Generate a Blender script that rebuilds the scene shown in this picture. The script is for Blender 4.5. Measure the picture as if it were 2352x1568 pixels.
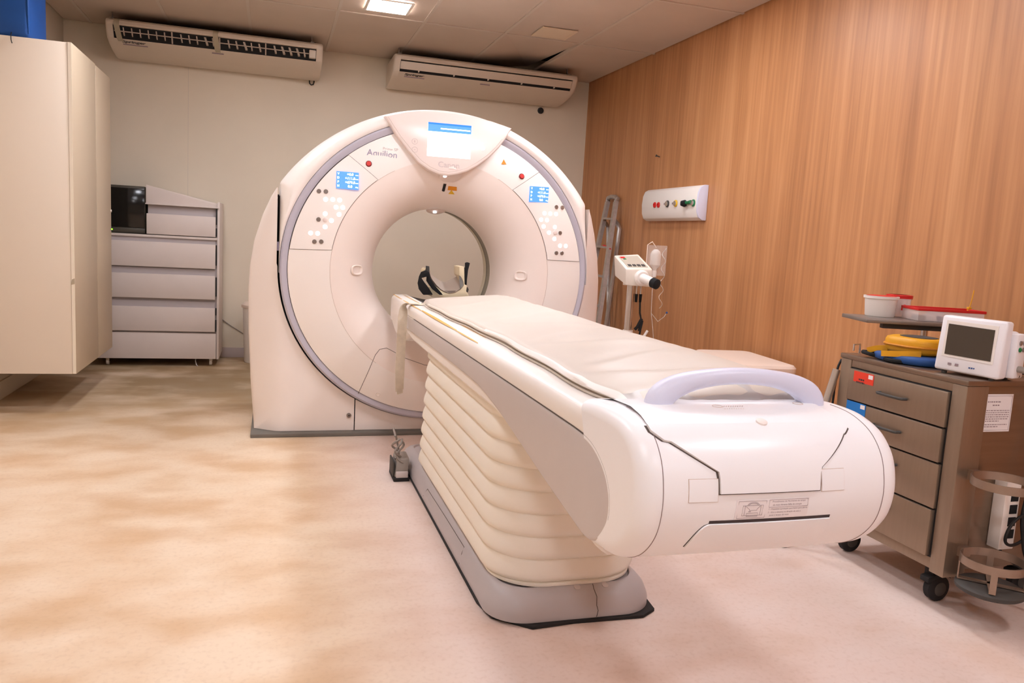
import bpy, bmesh, math, random
from mathutils import Vector as V, Matrix
random.seed(7)
PI = math.pi
for o in list(bpy.data.objects): bpy.data.objects.remove(o, do_unlink=True)
scn = bpy.context.scene
COL = scn.collection

# ------------------------------------------------------------------ camera
W_PX, H_PX, F_PX = 2352.0, 1568.0, 1801.3
YAW, PIT, ROL = math.radians(17.168), math.radians(7.416), math.radians(-3.26)
CAM = V((0, 0, 1.22))
def _axes():
    cy, sy, cp, sp, cr, sr = math.cos(YAW), math.sin(YAW), math.cos(PIT), math.sin(PIT), math.cos(ROL), math.sin(ROL)
    f = V((sy*cp, cy*cp, -sp)); r = V((cy, -sy, 0)); d = f.cross(r)
    return cr*r + sr*d, -sr*r + cr*d, f
RGT, DWN, FWD = _axes()
cam = bpy.data.cameras.new('camera'); camo = bpy.data.objects.new('camera', cam); COL.objects.link(camo)
cam.sensor_width = 36.0; cam.lens = 36.0*F_PX/W_PX; cam.clip_start = 0.05
m = Matrix.Identity(4)
for i in range(3):
    m[i][0] = RGT[i]; m[i][1] = -DWN[i]; m[i][2] = -FWD[i]; m[i][3] = CAM[i]
camo.matrix_world = m
scn.camera = camo
# ------------------------------------------------------------------ world, exposure
wld = bpy.data.worlds.new('world'); scn.world = wld; wld.use_nodes = True
wld.node_tree.nodes['Background'].inputs[0].default_value = (1, .97, .93, 1)
wld.node_tree.nodes['Background'].inputs[1].default_value = 0.05
scn.view_settings.view_transform = 'Standard'; scn.view_settings.look = 'None'
scn.view_settings.gamma = 1.0; scn.view_settings.use_curve_mapping = False
scn.view_settings.exposure = 0.62
LAMP_W = 52.0      # emission strength of the ceiling LED diffusers

def ray(px, py): return RGT*((px-1176)/F_PX) + DWN*((py-784)/F_PX) + FWD
def ony(px, py, Y): d = ray(px, py); return CAM + d*((Y-CAM.y)/d.y)
def onx(px, py, X): d = ray(px, py); return CAM + d*((X-CAM.x)/d.x)
def onz(px, py, Z): d = ray(px, py); return CAM + d*((Z-CAM.z)/d.z)
def hit(px, py, fy, Y0):
    Y = Y0
    for _ in range(12):
        p = ony(px, py, Y); Y = fy(p.x, p.z)
    return ony(px, py, Y)
def lerp(a, b, t): return a + (b-a)*t
def clamp(x, a=0.0, b=1.0): return max(a, min(b, x))
def sm(x): x = clamp(x); return x*x*(3-2*x)
def interp(x, pts):
    if x <= pts[0][0]: return pts[0][1]
    for (a, b), (c, d) in zip(pts, pts[1:]):
        if x <= c: return b + (d-b)*(x-a)/(c-a) if c > a else d
    return pts[-1][1]

# ------------------------------------------------------------------ materials
MATS = {}
def s2l(c):
    return tuple((v/12.92 if v <= .04045 else ((v+.055)/1.055)**2.4) for v in (x/255.0 for x in c))
def mat(name, rgb, rough=.5, metal=0.0, emit=None, es=0.0, alpha=None, trans=0.0, var=.0, vscale=8.0, bump=0.0, bscale=60.0, spec=.5, ior=1.45, stretch=None, rgb2=None):
    """procedural material: base colour with a little noise variation and fine relief"""
    M = bpy.data.materials.new(name); M.use_nodes = True; MATS[name] = M
    nt = M.node_tree; b = nt.nodes['Principled BSDF']
    c = s2l(rgb)
    b.inputs['Base Color'].default_value = (*c, 1); b.inputs['Roughness'].default_value = rough
    b.inputs['Metallic'].default_value = metal; b.inputs['IOR'].default_value = ior
    b.inputs['Specular IOR Level'].default_value = spec
    if trans: b.inputs['Transmission Weight'].default_value = trans
    if alpha is not None: b.inputs['Alpha'].default_value = alpha
    if emit: b.inputs['Emission Color'].default_value = (*s2l(emit), 1); b.inputs['Emission Strength'].default_value = es
    if var or bump or rgb2:
        tc = nt.nodes.new('ShaderNodeNewGeometry'); mp = nt.nodes.new('ShaderNodeMapping')
        nt.links.new(tc.outputs['Position'], mp.inputs['Vector'])
        if stretch: mp.inputs['Scale'].default_value = stretch
        if var or rgb2:
            n = nt.nodes.new('ShaderNodeTexNoise'); n.inputs['Scale'].default_value = vscale; n.inputs['Detail'].default_value = 5
            nt.links.new(mp.outputs[0], n.inputs['Vector'])
            r = nt.nodes.new('ShaderNodeValToRGB'); nt.links.new(n.outputs['Fac'], r.inputs[0])
            r.color_ramp.elements[0].position = .3; r.color_ramp.elements[1].position = .7
            c2 = s2l(rgb2) if rgb2 else tuple(v*(1-var) for v in c)
            r.color_ramp.elements[0].color = (*c2, 1); r.color_ramp.elements[1].color = (*c, 1)
            nt.links.new(r.outputs[0], b.inputs['Base Color'])
        if bump:
            n2 = nt.nodes.new('ShaderNodeTexNoise'); n2.inputs['Scale'].default_value = bscale; n2.inputs['Detail'].default_value = 3
            nt.links.new(mp.outputs[0], n2.inputs['Vector'])
            bp = nt.nodes.new('ShaderNodeBump'); bp.inputs['Strength'].default_value = bump; bp.inputs['Distance'].default_value = .01
            nt.links.new(n2.outputs['Fac'], bp.inputs['Height']); nt.links.new(bp.outputs[0], b.inputs['Normal'])
    return M

def wood_mat():
    M = bpy.data.materials.new('wood_laminate'); M.use_nodes = True; MATS['wood'] = M
    nt = M.node_tree; b = nt.nodes['Principled BSDF']; N = nt.nodes.new; L = nt.links.new
    g = N('ShaderNodeNewGeometry')
    def noise(scale, sc, det, dist=0.0):
        mp = N('ShaderNodeMapping'); mp.inputs['Scale'].default_value = sc; L(g.outputs['Position'], mp.inputs['Vector'])
        n = N('ShaderNodeTexNoise'); n.inputs['Scale'].default_value = scale; n.inputs['Detail'].default_value = det
        n.inputs['Distortion'].default_value = dist; L(mp.outputs[0], n.inputs['Vector']); return n
    a = noise(6.0, (1, 1, .07), 4, .5); f = noise(42.0, (1, 1, .03), 3); big = noise(1.6, (1, 1, .25), 2)
    r = N('ShaderNodeValToRGB'); cr = r.color_ramp
    cr.elements[0].position = .30; cr.elements[0].color = (*s2l((154, 100, 60)), 1)
    cr.elements[1].position = .72; cr.elements[1].color = (*s2l((212, 156, 108)), 1)
    e = cr.elements.new(.5); e.color = (*s2l((186, 128, 82)), 1)
    mx = N('ShaderNodeMath'); mx.operation = 'MULTIPLY'; mx.inputs[1].default_value = .38; L(f.outputs['Fac'], mx.inputs[0])
    m2 = N('ShaderNodeMath'); m2.operation = 'MULTIPLY_ADD'; m2.inputs[1].default_value = .42; L(a.outputs['Fac'], m2.inputs[0]); L(mx.outputs[0], m2.inputs[2])
    m3 = N('ShaderNodeMath'); m3.operation = 'MULTIPLY_ADD'; m3.inputs[1].default_value = .20; L(big.outputs['Fac'], m3.inputs[0]); L(m2.outputs[0], m3.inputs[2])
    L(m3.outputs[0], r.inputs[0]); L(r.outputs[0], b.inputs['Base Color'])
    b.inputs['Roughness'].default_value = .45
    bp = N('ShaderNodeBump'); bp.inputs['Strength'].default_value = .06; L(f.outputs['Fac'], bp.inputs['Height']); L(bp.outputs[0], b.inputs['Normal'])
wood_mat()

def floor_mat():
    M = bpy.data.materials.new('vinyl_floor'); M.use_nodes = True; MATS['floor'] = M
    nt = M.node_tree; b = nt.nodes['Principled BSDF']; N = nt.nodes.new; L = nt.links.new
    g = N('ShaderNodeNewGeometry')
    def noise(scale, det, sc=(1, 1, 1), dist=0.0):
        mp = N('ShaderNodeMapping'); mp.inputs['Scale'].default_value = sc; L(g.outputs['Position'], mp.inputs['Vector'])
        n = N('ShaderNodeTexNoise'); n.inputs['Scale'].default_value = scale; n.inputs['Detail'].default_value = det
        n.inputs['Distortion'].default_value = dist; L(mp.outputs[0], n.inputs['Vector']); return n
    def ramp(src, p0, p1):
        r = N('ShaderNodeValToRGB'); r.color_ramp.elements[0].position = p0; r.color_ramp.elements[1].position = p1
        L(src, r.inputs[0]); return r.outputs[0]
    def mix(fac, a, bb, t='MIX'):
        x = N('ShaderNodeMix'); x.data_type = 'RGBA'; x.blend_type = t
        if fac is not None: L(fac, x.inputs['Factor'])
        for s, k in ((a, 'A'), (bb, 'B')):
            i = [q for q in x.inputs if q.name == k and q.type == 'RGBA'][0]
            if isinstance(s, tuple): i.default_value = (*s2l(s), 1)
            else: L(s, i)
        return [q for q in x.outputs if q.type == 'RGBA'][0]
    def math_(op, a, bb):
        n = N('ShaderNodeMath'); n.operation = op
        for i, s in enumerate((a, bb)):
            if isinstance(s, (int, float)): n.inputs[i].default_value = s
            else: L(s, n.inputs[i])
        return n.outputs[0]
    sep = N('ShaderNodeSeparateXYZ'); L(g.outputs['Position'], sep.inputs[0])
    big = noise(1.1, 5); mid = noise(3.2, 10, (.8, 1.2, 1)); fine = noise(60, 4)
    col = mix(ramp(mid.outputs['Fac'], .38, .66), (232, 208, 180), (217, 182, 144))
    # tan wear of the walked zone left of the couch, with ragged edges
    wx = math_('ADD', sep.outputs['X'], math_('MULTIPLY', mid.outputs['Fac'], .22))
    left = ramp(math_('ADD', math_('MULTIPLY', wx, -2.6), 1.75), 0.0, 1.0)
    col = mix(left, mix(ramp(mid.outputs['Fac'], .3, .7), (230, 210, 200), (224, 198, 184)), col)
    dirt = math_('MULTIPLY', ramp(math_('ADD', mid.outputs['Fac'], math_('MULTIPLY', big.outputs['Fac'], .5)),   .74, 1.0), .26)
    col = mix(dirt, col, (190, 150, 112))
    # olive grime towards the rear left corner
    yb = math_('MULTIPLY', math_('ADD', sep.outputs['Y'], -4.3), .55)
    yb = math_('MULTIPLY', ramp(yb, 0.0, 1.0), ramp(math_('ADD', math_('MULTIPLY', big.outputs['Fac'], .7), math_('MULTIPLY', mid.outputs['Fac'], .5)), .34, .64))
    col = mix(math_('MULTIPLY', yb, .80), col, (132, 108, 70))
    sp = ramp(fine.outputs['Fac'], .50, .75)
    col = mix(math_('MULTIPLY', sp, .20), col, (180, 140, 110))
    L(col, b.inputs['Base Color']); b.inputs['Roughness'].default_value = .55
    bp = N('ShaderNodeBump'); bp.inputs['Strength'].default_value = .05; L(fine.outputs['Fac'], bp.inputs['Height']); L(bp.outputs[0], b.inputs['Normal'])
floor_mat()

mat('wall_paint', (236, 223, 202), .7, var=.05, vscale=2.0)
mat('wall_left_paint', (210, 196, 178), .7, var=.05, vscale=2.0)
mat('ceiling_panel', (206, 186, 168), .8, var=.06, vscale=3.0, bump=.05, bscale=140)
mat('ceiling_bar', (204, 188, 172), .6)
mat('dark_void', (20, 18, 18), .9)
mat('wall_joint', (214, 202, 188), .7)
mat('skirting', (196, 180, 176), .6)
mat('gantry_white', (250, 240, 232), .34, var=.015, vscale=3)
mat('funnel_white', (249, 234, 224), .36)
mat('gantry_side', (248, 236, 228), .42, var=.03, vscale=4)
mat('band_grey', (194, 188, 198), .35)
mat('plinth_grey', (118, 112, 104), .6, var=.15)
mat('seam_dark', (92, 80, 74), .8)
mat('joint_mid2', (70, 58, 56), .8)
mat('joint_mid', (150, 132, 130), .8)
mat('seam_soft', (212, 190, 176), .8)
mat('rubber_black', (34, 31, 31), .75)
mat('tunnel_grey', (150, 142, 126), .5)
mat('tunnel_white', (226, 214, 190), .4)
mat('visor_white', (238, 220, 211), .3)
mat('couch_white', (250, 247, 248), .3, var=.012, vscale=5)
mat('couch_rail', (247, 239, 232), .32, var=.02, vscale=9)
mat('couch_grey', (205, 195, 192), .36, var=.03, vscale=6)
mat('base_grey', (190, 182, 182), .38, var=.06, vscale=6)
mat('bellows_cream', (247, 241, 230), .55, var=.05, vscale=3, rgb2=(244, 234, 218))
mat('handle_lavender', (222, 222, 240), .35)
mat('mattress_vinyl', (216, 202, 188), .42, var=.04, vscale=3, bump=.12, bscale=9)
mat('mattress_piping', (232, 220, 206), .45)
mat('mattress_grey', (200, 192, 186), .35, var=.08, vscale=12)
mat('mattress_edge', (214, 200, 184), .5, var=.1, vscale=20)
mat('strap_web', (224, 208, 186), .8, var=.15, vscale=30, bump=.2, bscale=300)
mat('scuff_yellow', (228, 170, 84), .5)
mat('label_white', (246, 238, 238), .4)
mat('print_grey', (150, 130, 134), .6)
mat('print_dark', (60, 52, 54), .6)
mat('print_lavender', (166, 158, 182), .5)
mat('print_pale', (204, 184, 178), .5)
mat('red_button', (220, 66, 62), .3)
mat('red_ring', (120, 20, 22), .4)
mat('steel_button', (150, 138, 132), .25, metal=.6)
mat('lit_button', (250, 250, 255), .4, emit=(235, 242, 255), es=1.15)
mat('lit_amber', (255, 250, 225), .4, emit=(255, 250, 225), es=2.0)
mat('lcd_blue', (60, 120, 220), .3, emit=(84, 136, 226), es=.8)
mat('lcd_blue_dark', (30, 100, 215), .3, emit=(40, 112, 226), es=.8)
mat('lcd_white', (250, 252, 255), .3, emit=(240, 248, 255), es=1.7)
mat('label_orange', (224, 140, 20), .45)
mat('label_yellow', (228, 180, 40), .45)
mat('ac_ivory', (222, 206, 188), .4, var=.03)
mat('ac_panel', (216, 198, 178), .42, var=.04)
mat('ac_dark', (22, 20, 20), .8)
mat('ac_vane', (188, 172, 156), .5)
mat('tape_brown', (196, 182, 156), .25, alpha=.75)
mat('cabinet_white', (236, 222, 204), .5, var=.02, vscale=2)
mat('cabinet_door', (200, 180, 154), .5, var=.04, vscale=2)
mat('cabinet_edge', (240, 228, 208), .5)
mat('blue_cloth', (14, 76, 150), .6, var=.2, vscale=6)
mat('chest_white', (222, 208, 200), .5, var=.03)
mat('chest_grey', (182, 172, 172), .5)
mat('gap_dark', (56, 60, 60), .7)
mat('steel_ring', (166, 146, 130), .35, metal=.75, var=.15, vscale=20)
mat('screen_black', (14, 14, 14), .12)
mat('tv_bezel', (70, 64, 54), .4)
mat('led_green', (120, 240, 40), .4, emit=(120, 255, 40), es=3)
mat('plastic_white', (238, 230, 222), .4)
mat('lid_cream', (236, 216, 200), .4)
mat('aluminium', (196, 188, 182), .35, metal=.7, var=.2, vscale=25)
mat('steel', (150, 132, 116), .30, metal=.85, var=.12, vscale=5, stretch=(1, 1, 12))
mat('steel_front', (158, 140, 122), .36, metal=.75, var=.08, vscale=6, stretch=(12, 12, 1))
mat('steel_light', (206, 198, 190), .25, metal=.9)
mat('steel_shelf', (140, 130, 122), .4, metal=.6)
mat('monitor_white', (240, 236, 238), .35)
mat('monitor_screen', (72, 62, 52), .2)
mat('case_yellow', (226, 160, 22), .5, var=.1, vscale=15)
mat('case_orange', (206, 134, 30), .6)
mat('case_blue', (30, 76, 140), .55)
mat('red_plastic', (206, 34, 32), .4)
mat('clear_plastic', (240, 226, 222), .25, trans=.0, alpha=.5)
mat('clear_film', (238, 230, 224), .12, alpha=.22)
mat('fluid_clear', (245, 238, 230), .1, alpha=.5)
mat('cable_black', (24, 24, 24), .5)
mat('cable_white', (226, 216, 212), .5)
mat('cable_grey', (150, 140, 132), .6)
mat('paper', (236, 228, 226), .8)
mat('sticker_red', (232, 64, 40), .5)
mat('sticker_blue', (22, 120, 200), .5)
mat('green_plastic', (24, 120, 70), .4)
mat('lamp_diffuser', (255, 252, 240), .5, emit=(243, 246, 255), es=LAMP_W)
mat('lamp_off', (224, 202, 174), .6)
mat('lamp_frame', (236, 226, 212), .5)
mat('injector_beige', (232, 222, 208), .4)
mat('injector_panel', (190, 178, 160), .45)
mat('holder_beige', (238, 220, 184), .4)
mat('holder_cushion', (176, 160, 146), .7)
mat('velcro_black', (22, 21, 22), .85)
mat('charcoal', (70, 66, 62), .7)

# ------------------------------------------------------------------ builders
class MB:
    def __init__(s): s.v = []; s.f = []
    def add(s, vs, fs):
        k = len(s.v); s.v += [V(p) for p in vs]; s.f += [[i+k for i in f] for f in fs]; return s
    def box(s, lo, hi, M=None):
        x0, y0, z0 = lo; x1, y1, z1 = hi
        p = [V(q) for q in ((x0,y0,z0),(x1,y0,z0),(x1,y1,z0),(x0,y1,z0),(x0,y0,z1),(x1,y0,z1),(x1,y1,z1),(x0,y1,z1))]
        if M: p = [M @ q for q in p]
        return s.add(p, [(0,3,2,1),(4,5,6,7),(0,1,5,4),(1,2,6,5),(2,3,7,6),(3,0,4,7)])
    def loft(s, rings, closed=True, cap0=False, cap1=False):
        n = len(rings[0]); vs = [p for r in rings for p in r]; fs = []
        for i in range(len(rings)-1):
            for j in range(n if closed else n-1):
                k = (j+1) % n
                fs.append((i*n+j, i*n+k, (i+1)*n+k, (i+1)*n+j))
        if cap0: fs.append(tuple(range(n))[::-1])
        if cap1: fs.append(tuple((len(rings)-1)*n+j for j in range(n)))
        return s.add(vs, fs)
    def cyl(s, p0, p1, r0, r1=None, n=16, caps=True):
        p0, p1 = V(p0), V(p1); r1 = r0 if r1 is None else r1
        a = (p1-p0).normalized(); u = a.orthogonal().normalized(); w = a.cross(u)
        R = lambda c, r: [c + u*(r*math.cos(2*PI*i/n)) + w*(r*math.sin(2*PI*i/n)) for i in range(n)]
        return s.loft([R(p0, r0), R(p1, r1)], True, caps, caps)
    def lathe(s, prof, c=(0,0,0), axis=(0,0,1), n=24, cap=True):
        c = V(c); a = V(axis).normalized(); u = a.orthogonal().normalized(); w = a.cross(u)
        rings = [[c + a*h + u*(r*math.cos(2*PI*i/n)) + w*(r*math.sin(2*PI*i/n)) for i in range(n)] for r, h in prof]
        return s.loft(rings, True, cap, cap)
    def tube(s, path, r, n=8, closed=False, flat=None, up=(0,0,1)):
        P = [V(p) for p in path]; m_ = len(P); rings = []; prev = None
        for i, p in enumerate(P):
            a = (P[(i+1) % m_] - P[i-1]) if closed else (P[min(i+1, m_-1)] - P[max(i-1, 0)])
            a.normalize()
            if prev is None:
                u = V(up) - a*a.dot(V(up))
                if u.length < 1e-3: u = a.orthogonal()
            else: u = prev - a*a.dot(prev)
            u.normalize(); prev = u; w = a.cross(u)
            rr = r[i] if isinstance(r, (list, tuple)) else r
            ru, rw = (rr, rr) if flat is None else (flat[0], flat[1])
            rings.append([p + u*(ru*math.cos(2*PI*j/n+PI/n)) + w*(rw*math.sin(2*PI*j/n+PI/n)) for j in range(n)])
        if closed: rings.append(rings[0]); return s.loft(rings, True)
        return s.loft(rings, True, True, True)
    def prism(s, poly, ext):
        n = len(poly); e = V(ext); P = [V(p) for p in poly]
        return s.add(P + [p+e for p in P], [tuple(range(n))[::-1], tuple(range(n, 2*n))] + [(i, (i+1) % n, n+(i+1) % n, n+i) for i in range(n)])
    def build(s, name, material, parent=None, bevel=0.0, seg=2, smooth=True, ang=38, weld=True):
        off = V(parent['_w']) if parent is not None else V((0, 0, 0))
        me = bpy.data.meshes.new(name); bm = bmesh.new()
        vs = [bm.verts.new(p-off) for p in s.v]
        for f in s.f:
            try: bm.faces.new([vs[i] for i in f])
            except ValueError: pass
        if weld: bmesh.ops.remove_doubles(bm, verts=bm.verts, dist=1e-5)
        bmesh.ops.recalc_face_normals(bm, faces=bm.faces)
        if bevel:
            ed = [e for e in bm.edges if e.is_manifold and e.calc_face_angle(0) > math.radians(30)]
            bmesh.ops.bevel(bm, geom=ed, offset=bevel, segments=seg, affect='EDGES', clamp_overlap=True, profile=.5)
        bm.to_mesh(me); bm.free()
        if smooth:
            me.polygons.foreach_set('use_smooth', [True]*len(me.polygons)); me.set_sharp_from_angle(angle=math.radians(ang))
        me.materials.append(MATS[material])
        o = bpy.data.objects.new(name, me); COL.objects.link(o)
        o['_w'] = tuple(off)
        if parent is not None: o.parent = parent
        return o
def tag(o, label, cat, group=None):
    o['label'] = label; o['category'] = cat
    if group: o['group'] = group
    return o
def thing(name, label, cat, loc, group=None):
    o = bpy.data.objects.new(name, None); COL.objects.link(o); o.empty_display_size = .1
    o.location = loc; o['_w'] = tuple(loc); return tag(o, label, cat, group)
def struct(o): o['kind'] = 'structure'; return o
def box(name, lo, hi, material, parent=None, bevel=0.0, seg=2, M=None): return MB().box(lo, hi, M).build(name, material, parent, bevel, seg)
def frame(o, r, u):           # matrix with x=right, y=up, z=normal at o
    r = V(r).normalized(); u = V(u); u = (u - r*u.dot(r)).normalized(); n = r.cross(u)
    return Matrix(((r.x, u.x, n.x, o[0]), (r.y, u.y, n.y, o[1]), (r.z, u.z, n.z, o[2]), (0, 0, 0, 1)))
def text(name, s, o, r, u, material, parent, width=None, height=None, shear=0.0, align='CENTER', bold=0.0):
    cu = bpy.data.curves.new('txt', 'FONT'); cu.body = s; cu.size = 1; cu.align_x = align; cu.shear = shear; cu.fill_mode = 'FRONT'; cu.resolution_u = 3; cu.offset = bold
    to = bpy.data.objects.new('txt', cu); COL.objects.link(to); bpy.context.view_layer.update()
    me = bpy.data.meshes.new_from_object(to.evaluated_get(bpy.context.evaluated_depsgraph_get()))
    COL.objects.unlink(to); bpy.data.objects.remove(to)
    xs = [v.co.x for v in me.vertices]; ys = [v.co.y for v in me.vertices]
    sx = (width/(max(xs)-min(xs))) if width else None; sy = (height/(max(ys)-min(ys))) if height else None
    sx = sx or sy; sy = sy or sx
    cx = (max(xs)+min(xs))/2 if align == 'CENTER' else min(xs); cyy = (max(ys)+min(ys))/2
    M = frame(o, r, u); off = V(parent['_w'])
    for v in me.vertices: v.co = M @ V(((v.co.x-cx)*sx, (v.co.y-cyy)*sy, 0)) - off
    me.name = name; me.materials.clear(); me.materials.append(MATS[material])
    ob = bpy.data.objects.new(name, me); COL.objects.link(ob); ob.parent = parent; ob['_w'] = tuple(off); return ob
def lines_text(mb, M, x0, x1, y, n, h, gap):      # unreadable print as rows of small dashes
    for k in range(n):
        x = x0; xe = x1 if k < n-1 else lerp(x0, x1, .6)
        while x < xe-.002:
            w = random.uniform(.004, .012); w = min(w, xe-x)
            mb.add([M @ V((x, y-k*gap, 0)), M @ V((x+w, y-k*gap, 0)), M @ V((x+w, y-k*gap+h, 0)), M @ V((x, y-k*gap+h, 0))], [(0, 1, 2, 3)])
            x += w + .0025

# ================================================================== ROOM
XL, XR, YF, YB, ZC = -1.69, 2.99, -4.4, 7.565, 2.805
fl = struct(box('floor', (XL-.1, YF-.1, -.06), (XR+.1, YB+.1, 0), 'floor'))
struct(box('wall_back', (XL-.1, YB, 0), (XR+.1, YB+.1, ZC+.3), 'wall_paint'))
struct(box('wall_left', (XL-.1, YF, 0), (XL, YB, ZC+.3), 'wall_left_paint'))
struct(box('wall_right', (XR, YF, 0), (XR+.1, YB, ZC+.3), 'wood'))
struct(box('wall_front', (XL-.1, YF-.1, 0), (XR+.1, YF, ZC+.3), 'wall_paint'))
# ceiling: dark plenum slab, T-bars, and each panel a piece of its own
ceil = struct(box('ceiling', (XL-.1, YF-.1, ZC+.16), (XR+.1, YB+.1, ZC+.3), 'dark_void'))
gx = [XL] + [round(1.70-.636*k, 3) for k in range(5, -1, -1) if 1.70-.636*k > XL+.05] + [2.338, XR]
gy = [YF, -4.22, -2.925, -1.63, -.335, .96, 2.255, 3.55, 4.845, 6.145, YB]
for yy in gy[1:-1]:
    MB().box((XL, yy-.011, ZC-.004), (XR, yy+.011, ZC+.02)).build('ceiling_bar', 'ceiling_bar', ceil)
for xx in gx[1:-1]:
    MB().box((xx-.011, YF, ZC-.0035), (xx+.011, YB, ZC+.0195)).build('ceiling_bar', 'ceiling_bar', ceil)
for i in range(len(gx)-1):
    for j in range(len(gy)-1):
        x0, x1, y0, y1 = gx[i]+.010, gx[i+1]-.010, gy[j]+.010, gy[j+1]-.010
        dz = random.uniform(-.001, .002)
        mb = MB(); t = .018; z = ZC+.001+dz
        dr = .085 if (abs(x1-2.328) < .01 and y1 > 7.5) else 0.0     # the panel by the right air conditioner has lifted at its rear right corner
        zz = {(0, 0): z, (1, 0): z, (1, 1): z+dr, (0, 1): z}
        if dr: x1 -= 0.0
        P = [(x0, y0, zz[0, 0]), (x1, y0, zz[1, 0]), (x1, y1, zz[1, 1]), (x0, y1, zz[0, 1])]
        mb.add(P + [(a, b, c+t) for a, b, c in P], [(0, 3, 2, 1), (4, 5, 6, 7), (0, 1, 5, 4), (1, 2, 6, 5), (2, 3, 7, 6), (3, 0, 4, 7)])
        mb.build('ceiling_panel', 'ceiling_panel', ceil, smooth=False)
# skirting
struct(box('baseboard_back', (XL, YB-.014, 0), (XR, YB, .09), 'skirting', None, .004))
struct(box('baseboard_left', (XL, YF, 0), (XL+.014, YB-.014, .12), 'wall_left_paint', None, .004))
# faint vertical joints of the wall boards
struct(box('trim_1', (-.7315, YB-.0010, .09), (-.7285, YB+.001, ZC), 'wall_joint'))

# ceiling lamps (recessed square LED panels; most are added fill lamps)
def lamp(cx, cy, label, on=True, s=.28):
    t = thing('ceiling_light', label, 'ceiling light', (cx, cy, ZC-.006), 'recessed square ceiling lights')
    h = s/2
    mb = MB()
    for a in ((-h-.02, -h-.02, h+.02, -h), (-h-.02, h, h+.02, h+.02), (-h-.02, -h, -h, h), (h, -h, h+.02, h)):
        mb.box((cx+a[0], cy+a[1], ZC-.0105), (cx+a[2], cy+a[3], ZC-.004))
    mb.build('lamp_frame', 'lamp_frame' if on else 'lamp_off', t)
    box('diffuser', (cx-h, cy-h, ZC-.0095), (cx+h, cy+h, ZC-.0042), 'lamp_diffuser' if on else 'lamp_off', t)
lamp(.752, 5.84, 'lit square LED panel in the ceiling above the scanner, before the air conditioners')
lamp(2.03, 5.93, 'unlit yellowed square lamp in the ceiling near the wood wall', False, .24)
for (lx, ly) in ((-.52, 5.2), (2.02, 4.5), (-.52, 3.25), (.752, 3.25), (2.02, 3.25), (-.52, .66), (2.02, .66), (-.52, -1.93), (.752, -.63), (2.02, -1.93)):  # lamps added out of view to brighten the room and even out shadows
    lamp(lx, ly, 'added unseen LED fill panel ' + {5.2: 'over the gantry left flank', 4.5: 'over the gantry right flank', 3.25: 'just before the gantry', .66: 'near the couch foot end', -.63: 'ahead of the couch foot end', -1.93: 'in the entrance half'}[ly] + {-.52: ', on the white wall side', .752: ', midway between the walls', 2.02: ', on the wood wall side'}[lx])

# ================================================================== CT GANTRY
CX, CZ = .968, .99
gan = thing('ct_scanner_gantry', 'large white ring-shaped CT scanner gantry with lit control panels', 'scanner', (CX, 4.64, 0))
EA, EB, BW = .935, .893, .042
def ell(th, g=0.0):
    c, s = math.cos(th), math.sin(th); return 1/math.sqrt((c/(EA+g))**2 + (s/(EB+g))**2)
def gp(r, th, y): return V((CX + r*math.cos(th), y, CZ + r*math.sin(th)))
RS, RB = .658, .388
def disc_y(r, e):
    if r >= RS: return 4.60 + .045*clamp((r-RS)/max(e-RS, .01), 0, 1.3)**1.6
    u = clamp((RS-r)/(RS-RB)); p = 2.1
    return 4.60 + .29*(1-(max(0, 1-u**p))**(1/p))
def GY(x, z):
    dx, dz = x-CX, z-CZ; th = math.atan2(dz, dx); return disc_y(math.hypot(dx, dz), ell(th, -BW))
def gn(x, z):
    h = .004; return V(((GY(x+h, z)-GY(x-h, z))/(2*h), -1, (GY(x, z+h)-GY(x, z-h))/(2*h))).normalized()
def ghit(px, py, off=0.0):
    p = hit(px, py, GY, 4.62); return p + gn(p.x, p.z)*off
N = 192
TH = [2*PI*i/N for i in range(N)]
# flat annular face, funnel, tunnel
mb = MB(); mb.loft([[gp(lerp(RS, ell(t, -BW-.003), k), t, disc_y(lerp(RS, ell(t, -BW-.003), k), ell(t, -BW))) for t in TH] for k in (0, .15, .3, .5, .7, .85, 1)]
        + [[gp(ell(t, -BW-.003), t, 4.70) for t in TH]]); mb.build('front_cover', 'gantry_white', gan)
us = [i/22 for i in range(23)]
prof = [(RS - (RS-RB)*math.sin(u*PI/2)**1.0, None) for u in us]
mb = MB(); mb.loft([[gp(r, t, disc_y(r, 1)) for t in TH] for r, _ in prof] + [[gp(RB, t, 4.97) for t in TH]]); mb.build('bore_funnel', 'funnel_white', gan, ang=60)
mb = MB(); mb.loft([[gp(RB+.004, t, y) for t in TH] for y in (4.965, 5.075)]); mb.build('scan_window_ring', 'tunnel_grey', gan)
mb = MB(); mb.loft([[gp(r, t, y) for t in TH] for r, y in ((RB+.002, 5.07), (RB+.006, 5.16), (.44, 5.32), (.52, 5.5), (.60, 5.60), (.64, 5.615))]); mb.build('rear_funnel', 'tunnel_white', gan, ang=60)
mb = MB(); mb.loft([[gp(ell(t, g), t, y) for t in TH] for g, y in ((-BW, 4.70), (-BW, 4.652), (-BW+.012, 4.645), (-.012, 4.645), (-.001, 4.655), (-.001, 4.72))]); mb.build('grey_band', 'band_grey', gan)
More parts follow.
